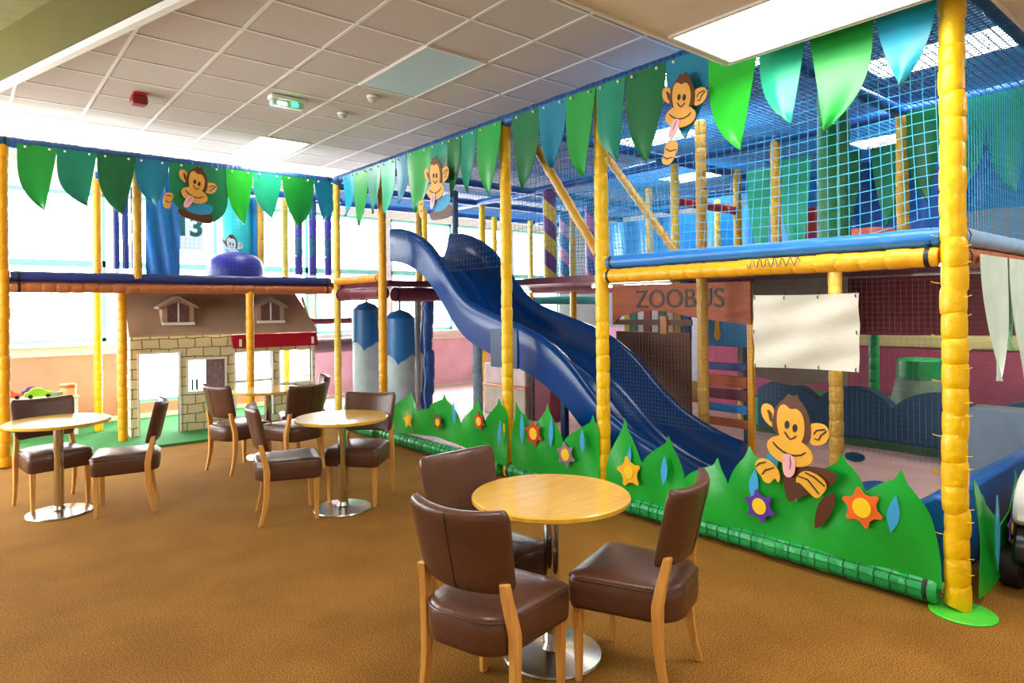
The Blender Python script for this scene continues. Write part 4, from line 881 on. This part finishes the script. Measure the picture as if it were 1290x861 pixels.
wallpiece(w1[1], w2[0], .031, HT, wm); wallpiece(w2[0], w2[1], .031, w2[2], wm); wallpiece(w2[0], w2[1], w2[3], HT, wm); wallpiece(w2[1], X1, .031, HT, wm)
wm.build('front_wall', ST, t, smooth=False)
MB().prism([(HY + .05, .031), (HY + .75, .031), (HY + .75, HT), (HY + .42, 1.84), (HY + .05, HT)], lambda u, v, w_: (X0 + w_, u, v), 0, .04).build('side_wall', ST, t, smooth=False)
MB().prism([(HY + .05, .031), (HY + .55, .031), (HY + .55, HT), (HY + .40, 1.80), (HY + .05, HT)], lambda u, v, w_: (X1 - .04 + w_, u, v), 0, .04).build('side_wall', ST, t, smooth=False)
rx0, rx1 = X0 - .02, X1 + .02
MB().add([(rx0, HY - .05, HT - .01), (rx1, HY - .05, HT - .01), (rx1 - .16, HY + .42, 1.855), (rx0 + .02, HY + .42, 1.855), (rx0, HY - .05, HT + .02), (rx1, HY - .05, HT + .02), (rx1 - .16, HY + .42, 1.885), (rx0 + .02, HY + .42, 1.885)],
         [(3, 2, 1, 0), (4, 5, 6, 7), (0, 1, 5, 4), (1, 2, 6, 5), (2, 3, 7, 6), (3, 0, 4, 7)]).build('roof', ROOF, t, smooth=False)
def frame_(a, b, z0, z1, q=.022, d=.018, nm='door_frame'):
    return MB().box(a - q, a, HY - d, HY + .05, z0, z1 + q).box(b, b + q, HY - d, HY + .05, z0, z1 + q).box(a, b, HY - d, HY + .05, z1, z1 + q).build(nm, WHITEP, t, smooth=False)
frame_(door[0], door[1], .031, door[3])
wf = MB(); a, b, z0, z1 = win; q = .025
wf.box(a - q, a, HY - .016, HY + .05, z0 - q, z1 + q).box(b, b + q, HY - .016, HY + .05, z0 - q, z1 + q).box(a, b, HY - .016, HY + .05, z1, z1 + q).box(a, b, HY - .016, HY + .05, z0 - q, z0)
wo = wf.build('window_frame', WHITEP, t, smooth=False)
MB().box(2.53, 2.76, HY + .03, HY + .045, .54, .95).build('window_curtain', mat('curtain_dusk', '#8A7077', rough=.8, var=.2, vs=18, stretch=(6, 6, 1)), t, smooth=False)
for k in range(2): MB().box(2.345 + k * .055, 2.375 + k * .055, HY + .02, HY + .035, .56, .70 - k * .0).build('window_bottle', mat('bottle_green', '#1F5A50', rough=.3, var=0), t, bevel=.006)
MB().box(2.34, 2.47, HY + .02, HY + .04, .545, .56).build('window_shelf', WHITEP, t, smooth=False)
for k, (a, b, z0, z1) in enumerate((w1, w2)):
    MB().box(a - .02, a, HY - .014, HY + .05, z0, z1).box(b, b + .02, HY - .014, HY + .05, z0, z1).box(a - .02, b + .02, HY - .014, HY + .05, z0 - .02, z0).build('shop_frame', WHITEP, t, smooth=False)
MB().box(w1[0], w1[1], HY + .02, HY + .035, .60, .64).build('counter', WHITEP, t, smooth=False)
AW = V('awning_red', '#B3112B', bump=.05)
MB().prism([(HY, 1.28), (HY - .06, 1.27), (HY - .14, 1.085), (HY - .115, 1.085), (HY - .02, 1.23)], lambda u, v, w_: (2.84 + w_, u, v), 0, 1.20).build('awning', AW, t, smooth=False)
for xx in (2.93, 3.95): MB().box(xx - .018, xx + .018, HY - .142, HY - .138, 1.11, 1.21).build('awning_bracket', WHITEP, t, smooth=False).rotation_euler = (0, 0, 0)
def dormer(cx, m):
    zb = 1.43; wd = .19; y0 = HY + .0; zt = 1.66; yb = HY + .40
    d = MB()
    d.prism([(-wd, zb), (wd, zb), (wd, zt), (0, zt + .10), (-wd, zt)], lambda u, v, w_: (cx + u, y0 + w_, v), 0, .36)
    o = d.build('dormer', ROOFD, t, smooth=False)
    c = Vector(t['_o'])
    def sub(name, mb, mm):
        q = mb.build(name, mm, o, smooth=False); q.data.transform(Matrix.Translation(-c)); return q
    sub('dormer_roof', MB().prism([(-wd - .05, zt - .03), (0, zt + .105), (wd + .05, zt - .03), (wd + .05, zt), (0, zt + .135), (-wd - .05, zt)], lambda u, v, w_: (cx + u, y0 - .03 + w_, v), 0, .38), m)
    sub('dormer_window', MB().box(cx - .13, cx + .13, y0 - .008, y0, zb + .03, zt + .0).prism([(-.13, zt), (.13, zt), (0, zt + .06)], lambda u, v, w_: (cx + u, y0 - .008 + w_, v), 0, .008), mat('dormer_curtain', '#6A4A48', rough=.6, var=.25, vs=20, stretch=(8, 8, 1)))
    sub('dormer_mullion', MB().box(cx - .01, cx + .01, y0 - .014, y0 - .008, zb + .03, zt + .05), WHITEP)
    sub('dormer_sill', MB().box(cx - .19, cx + .19, y0 - .05, y0, zb - .01, zb + .025), WHITEP)
dormer(2.19, ROOFD); dormer(3.39, mat('dormer_grey', '#9A8C84', rough=.7, var=.02))

# toys on a low table by the window
t = thing('play_table', 'low cream toy table by the lower left window', 'table', (.8, 10.35, .03))
MB().box(.30, 1.18, 10.1, 10.6, .50, .53).build('table_top', V('table_cream', '#F2E3B4', bump=0), t, bevel=.01)
for (a, b) in ((.34, 10.14), (1.14, 10.14), (.34, 10.56), (1.14, 10.56)):
    MB().box(a - .025, a + .025, b - .025, b + .025, .031, .50).build('leg', WHITEP, t, bevel=.005)
def toycar(x, y, m, label, L=.26):
    t = thing('toy_car', label, 'toy car', (x, y, .532))
    MB().prism(smooth([(-L / 2, .02), (L / 2, .02), (L / 2, .07), (L * .22, .08), (L * .10, .125), (-L * .25, .125), (-L * .32, .08), (-L / 2, .07)], 1), lambda u, v, w_: (x + u, y + w_, .532 + v), -.05, .05).build('body', m, t)
    for sx in (-.3, .3):
        for sy in (-.052, .04): MB().tube([(x + sx * L, y + sy, .557), (x + sx * L, y + sy + .012, .557)], .025, 16).build('wheel', BLACKTIE, t)
toycar(.46, 10.2, V('toy_orange', '#E2632A'), 'orange toy car at the left of the toy table')
toycar(.76, 10.18, V('toy_lime', '#9AD22C'), 'lime green toy truck in the middle of the toy table', .3)
toycar(.72, 10.42, V('toy_purple', '#5A4390'), 'purple toy car behind the lime toy truck')
tag(MB().lathe([(.04, 0), (.06, .01), (.085, .06), (.08, .06), (.05, .015)], (.93, 10.2, .531), 24).build('toy_bowl', V('toy_grey', '#A9B9A9')), 'pale grey-green toy bowl on the toy table', 'bowl')
t = thing('toy_drum', 'orange and cream toy drum at the right end of the toy table', 'toy', (1.07, 10.22, .531))
MB().lathe([(.085, 0), (.09, .02), (.09, .13), (.085, .15)], (1.07, 10.22, .531), 24).build('shell', V('toy_peach', '#F3B37A'), t)
MB().lathe([(.094, .10), (.094, .135)], (1.07, 10.22, .531), 24).build('rim', V('toy_orange', '#E2632A'), t)

# ================================================================== TABLES
def table(x, y, label):
    t = thing('pedestal_table', label, 'table', (x, y, 0), group=None)
    MB().lathe([(.355, 0), (.365, .006), (.365, .022), (.358, .028)], (x, y, .712), 64).build('tabletop', BEECH, t)
    MB().lathe([(.12, 0), (.12, .008)], (x, y, .703), 24).build('mounting_plate', STEEL, t)
    MB().lathe([(.036, .02), (.036, .70)], (x, y, 0), 28).build('pedestal', CHROME, t)
    MB().lathe([(.228, 0), (.23, .006), (.225, .014), (.12, .024), (.05, .034), (.038, .06)], (x, y, 0), 56).build('base', STEEL, t)
table(2.09, 2.235, 'round beech pedestal table nearest the camera')
table(2.35, 4.96, 'round pedestal table in the middle, between the yellow slide posts and the cottage')
table(2.58, 7.26, 'farthest round pedestal table, in front of the red shop awning')
table(.60, 6.38, 'round pedestal table at the left, its top white with window glare')

# ================================================================== CHAIRS (local: +Y is the way the sitter faces)
def outline(zt, n=10):
    """rounded trapezoid seat outline"""
    return None
def make_chair(label):
    t = thing('dining_chair', label, 'chair', local=True)
    # seat: upholstered box, wider in front, crowned top
    vs = []; fs = []; prof = [(.325, .985), (.318, .94), (.335, 1.0), (.40, 1.008), (.452, 1.0), (.466, .965), (.473, .80), (.478, .4)]
    prof = [(.320, .93), (.326, .985), (.345, 1.0), (.40, 1.01), (.447, 1.0), (.452, .985), (.457, .985), (.468, .93), (.475, .7), (.479, .35)]
    base = []
    fw, bw, f, b, r = .232, .205, .225, -.25, .045; rb_ = .13
    def arc(cx, cy, r, a0, a1, n=6): return [(cx + r * math.cos(math.radians(a0 + (a1 - a0) * k / n)), cy + r * math.sin(math.radians(a0 + (a1 - a0) * k / n))) for k in range(n + 1)]
    base = arc(fw - r, f - r, r, 0, 90) + arc(-fw + r, f - r, r, 90, 180) + arc(-bw + rb_, b + rb_, rb_, 180, 270) + arc(bw - rb_, b + rb_, rb_, 270, 360)
    n = len(base)
    for z, s_ in prof:
        for (x, y) in base: vs.append((x * s_, y * s_, z))
    for i in range(len(prof) - 1):
        for k in range(n): fs.append((i * n + k, i * n + (k + 1) % n, (i + 1) * n + (k + 1) % n, (i + 1) * n + k))
    vs.append((0, 0, .481)); q = len(vs) - 1; o = (len(prof) - 1) * n
    for k in range(n): fs.append((o + k, o + (k + 1) % n, q))
    fs.append(tuple(range(n))[::-1])
    seat = MB().add(vs, fs).build('seat', LEATHER, t, ang=75)
    MB().tube([(x * 1.004, y * 1.004, .449) for x, y in base] + [(base[0][0] * 1.004, base[0][1] * 1.004, .449)], .0035, 6, False).build('piping', LEATHER, seat)
    for sx in (-1, 1):
        L = MB(); x = sx * .195; y = .185
        L.add([(x - .013, y - .013, 0), (x + .013, y - .013, 0), (x + .013, y + .013, 0), (x - .013, y + .013, 0), (x - .02, y - .02, .33), (x + .02, y - .02, .33), (x + .02, y + .02, .33), (x - .02, y + .02, .33)],
              [(3, 2, 1, 0), (4, 5, 6, 7), (0, 1, 5, 4), (1, 2, 6, 5), (2, 3, 7, 6), (3, 0, 4, 7)]).build('leg', OAK, t, bevel=.004)
    def backx(z): return -.168 - .22 * max(0, z - .42) - (.0 if z > .3 else (.3 - z) ** 2 * .55)
    for sx in (-1, 1):
        pts = []; zs = [0, .08, .16, .24, .32, .40, .48, .54, .60]
        vs = []; fs = []
        for z in zs:
            y = backx(z) - .004; hw = .011 + .006 * min(1, z / .35); hd = .014 + .009 * min(1, z / .35) - .010 * max(0, (z - .45) / .2)
            x = sx * (.214 - .016 * max(0, min(1, (z - .42) / .1)))
            vs += [(x - hw, y - hd, z), (x + hw, y - hd, z), (x + hw, y + hd, z), (x - hw, y + hd, z)]
        for i in range(len(zs) - 1):
            for k in range(4): fs.append((i * 4 + k, i * 4 + (k + 1) % 4, i * 4 + 4 + (k + 1) % 4, i * 4 + 4 + k))
        fs += [(3, 2, 1, 0), tuple((len(zs) - 1) * 4 + k for k in range(4))]
        MB().add(vs, fs).build('leg', OAK, t, bevel=.004)
    # curved upholstered back
    def half(z): return .212 + .022 * (z - .55) / .32
    zb, zt = .545, .875
    vs = []; fs = []; NU, NV = 18, 14
    ring = []
    def pt(u, v, side):
        z = zb + (zt - zb) * v
        # rounded corners
        cr = .05; dz = min(v, 1 - v) * (zt - zb); ins = 0 if dz >= cr else cr - math.sqrt(max(0, cr * cr - (cr - dz) ** 2))
        hwid = half(z) - ins * (.8 if v < .5 else .55)
        x = u * hwid
        curve = .055 * (u * u)              # wraps towards the sitter
        y = backx(z) - .012 + curve - .012
        edge = math.sqrt(max(0, 1 - abs(u) ** 6)) * math.sqrt(max(0, 1 - abs(2 * v - 1) ** 10))
        th = .010 + .020 * edge
        zz = z - .014 * (1 - u * u) * (v > .5) * (2 * v - 1) * .9
        return (x, y + side * th, zz)
    W = NU + 1
    for side in (-1, 1):
        for j in range(NV + 1):
            for i in range(NU + 1):
                uu = -1 + 2 * i / NU; vv = j / NV
                uu = math.sin(uu * PI / 2) if abs(uu) > 0 else 0; vv = .5 - .5 * math.cos(PI * vv)
                vs.append(pt(uu, vv, side))
    o = W * (NV + 1)
    for j in range(NV):
        for i in range(NU):
            q = (j * W + i, j * W + i + 1, (j + 1) * W + i + 1, (j + 1) * W + i); fs.append(q); fs.append(tuple(k + o for k in q)[::-1])
    ringi = [i for i in range(W)] + [j * W + NU for j in range(1, NV + 1)] + [NV * W + i for i in range(NU - 1, -1, -1)] + [j * W for j in range(NV - 1, 0, -1)]
    for k in range(len(ringi)):
        a, b = ringi[k], ringi[(k + 1) % len(ringi)]; fs.append((a, b, b + o, a + o))
    back = MB().add(vs, fs).build('backrest', LEATHER, t, ang=80)
    MB().tube([Vector(pt(0.0, .03 + .94 * k / 14, -1)) + Vector((0, -.0005, 0)) for k in range(15)], .0022, 6).build('seam', SEAM, back)
    return t
CH = [(1.655, 2.105, (.96, .27), 'brown leather chair nearest the camera, its stitched back towards us'),
      (1.945, 2.52, (.05, -1), 'brown leather chair behind the near table, facing it'),
      (2.27, 1.89, (-.33, .94), 'brown leather chair on the right of the near table'),
      (1.965, 5.09, (.96, -.28), 'brown chair on the left of the middle table'),
      (2.585, 5.10, (-.76, -.65), 'brown chair on the slide side of the middle table'),
      (2.165, 6.93, (.97, .26), 'brown chair on the left of the farthest table'),
      (2.56, 6.50, (-.27, .96), 'brown chair in front of the farthest table, back towards us'),
      (2.88, 7.08, (-.95, .30), 'brown chair on the right of the farthest table, mostly hidden'),
      (.59, 6.70, (.2, -.98), 'brown chair behind the left table, facing us'),
      (1.03, 6.16, (-.97, .25), 'brown chair on the right of the left table')]
c0 = make_chair(CH[0][3])
def place(o, x, y, d, label):
    o.location = (x, y, 0); o.rotation_euler = (0, 0, math.atan2(-d[0], d[1])); o['label'] = label; o['group'] = 'brown leather cafe chairs'
for i, (x, y, d, lb) in enumerate(CH):
    if i == 0: place(c0, x, y, d, lb); continue
    r = c0.copy(); COL.objects.link(r)
    for ch in list(c0.children):
        c = ch.copy(); COL.objects.link(c); c.parent = r
        for g in ch.children:
            e = g.copy(); COL.objects.link(e); e.parent = c
    place(r, x, y, d, lb)

# ================================================================== RIDE-ON TOY CAR at the right edge
t = thing('ride_on_car', 'black and white ride-on toy car at the right edge of the photo', 'toy car', (4.85, .83, 0))
BK = V('car_black', '#15171A', bump=0, rough=.25); WH = V('car_white', '#E9EBEC', bump=0, rough=.25)
MB().prism(smooth([(4.42, .10), (5.35, .10), (5.40, .24), (5.34, .40), (4.95, .42), (4.62, .40), (4.42, .30)], 2), lambda u, v, w_: (u, .64 + w_, v), 0, .40).build('body', BK, t, bevel=.02)
MB().prism(smooth([(4.46, .36), (4.62, .36), (5.02, .38), (5.06, .66), (4.72, .66), (4.52, .56)], 2), lambda u, v, w_: (u, .63 + w_, v), 0, .42).build('door', WH, t, bevel=.03)
MB().prism(smooth([(4.66, .72), (5.28, .72), (5.22, .82), (4.74, .82)], 2), lambda u, v, w_: (u, .64 + w_, v), 0, .40).build('roof', WH, t, bevel=.03)
for xx in (4.74, 5.20): MB().box(xx - .03, xx + .03, .66, .72, .60, .76).box(xx - .03, xx + .03, .96, 1.02, .38, .76).build('pillar', BK, t, bevel=.01)
MB().prism(ell(4.60, .44, .04, .022, 10), lambda u, v, w_: (u, 1.045 + w_, v), 0, .01).build('badge', V('badge_pink', '#D8A2A8'), t, smooth=False)
MB().lathe([(.02, 0), (.028, .01), (.02, .03)], (4.47, 1.02, .26), 14).build('marker_light', V('marker_orange', '#E8622A'), t)
for (xx, yy) in ((4.56, 1.06), (5.22, 1.06), (4.56, .62), (5.22, .62)):
    wv = MB().tube([(xx, yy - .055, .115), (xx, yy - .045, .115), (xx, yy + .045, .115), (xx, yy + .055, .115)], [.10, .114, .114, .10], 28).build('wheel', BLACKTIE, t)
    s_ = 1 if yy > .8 else -1
    h = MB().tube([(xx, yy + s_ * .056, .115), (xx, yy + s_ * .066, .115)], [.058, .045], 20).build('hubcap', WHITEP, wv); h.data.transform(Matrix.Translation(-Vector(t['_o'])))

for o in list(bpy.data.objects):
    if '_o' in o: del o['_o']
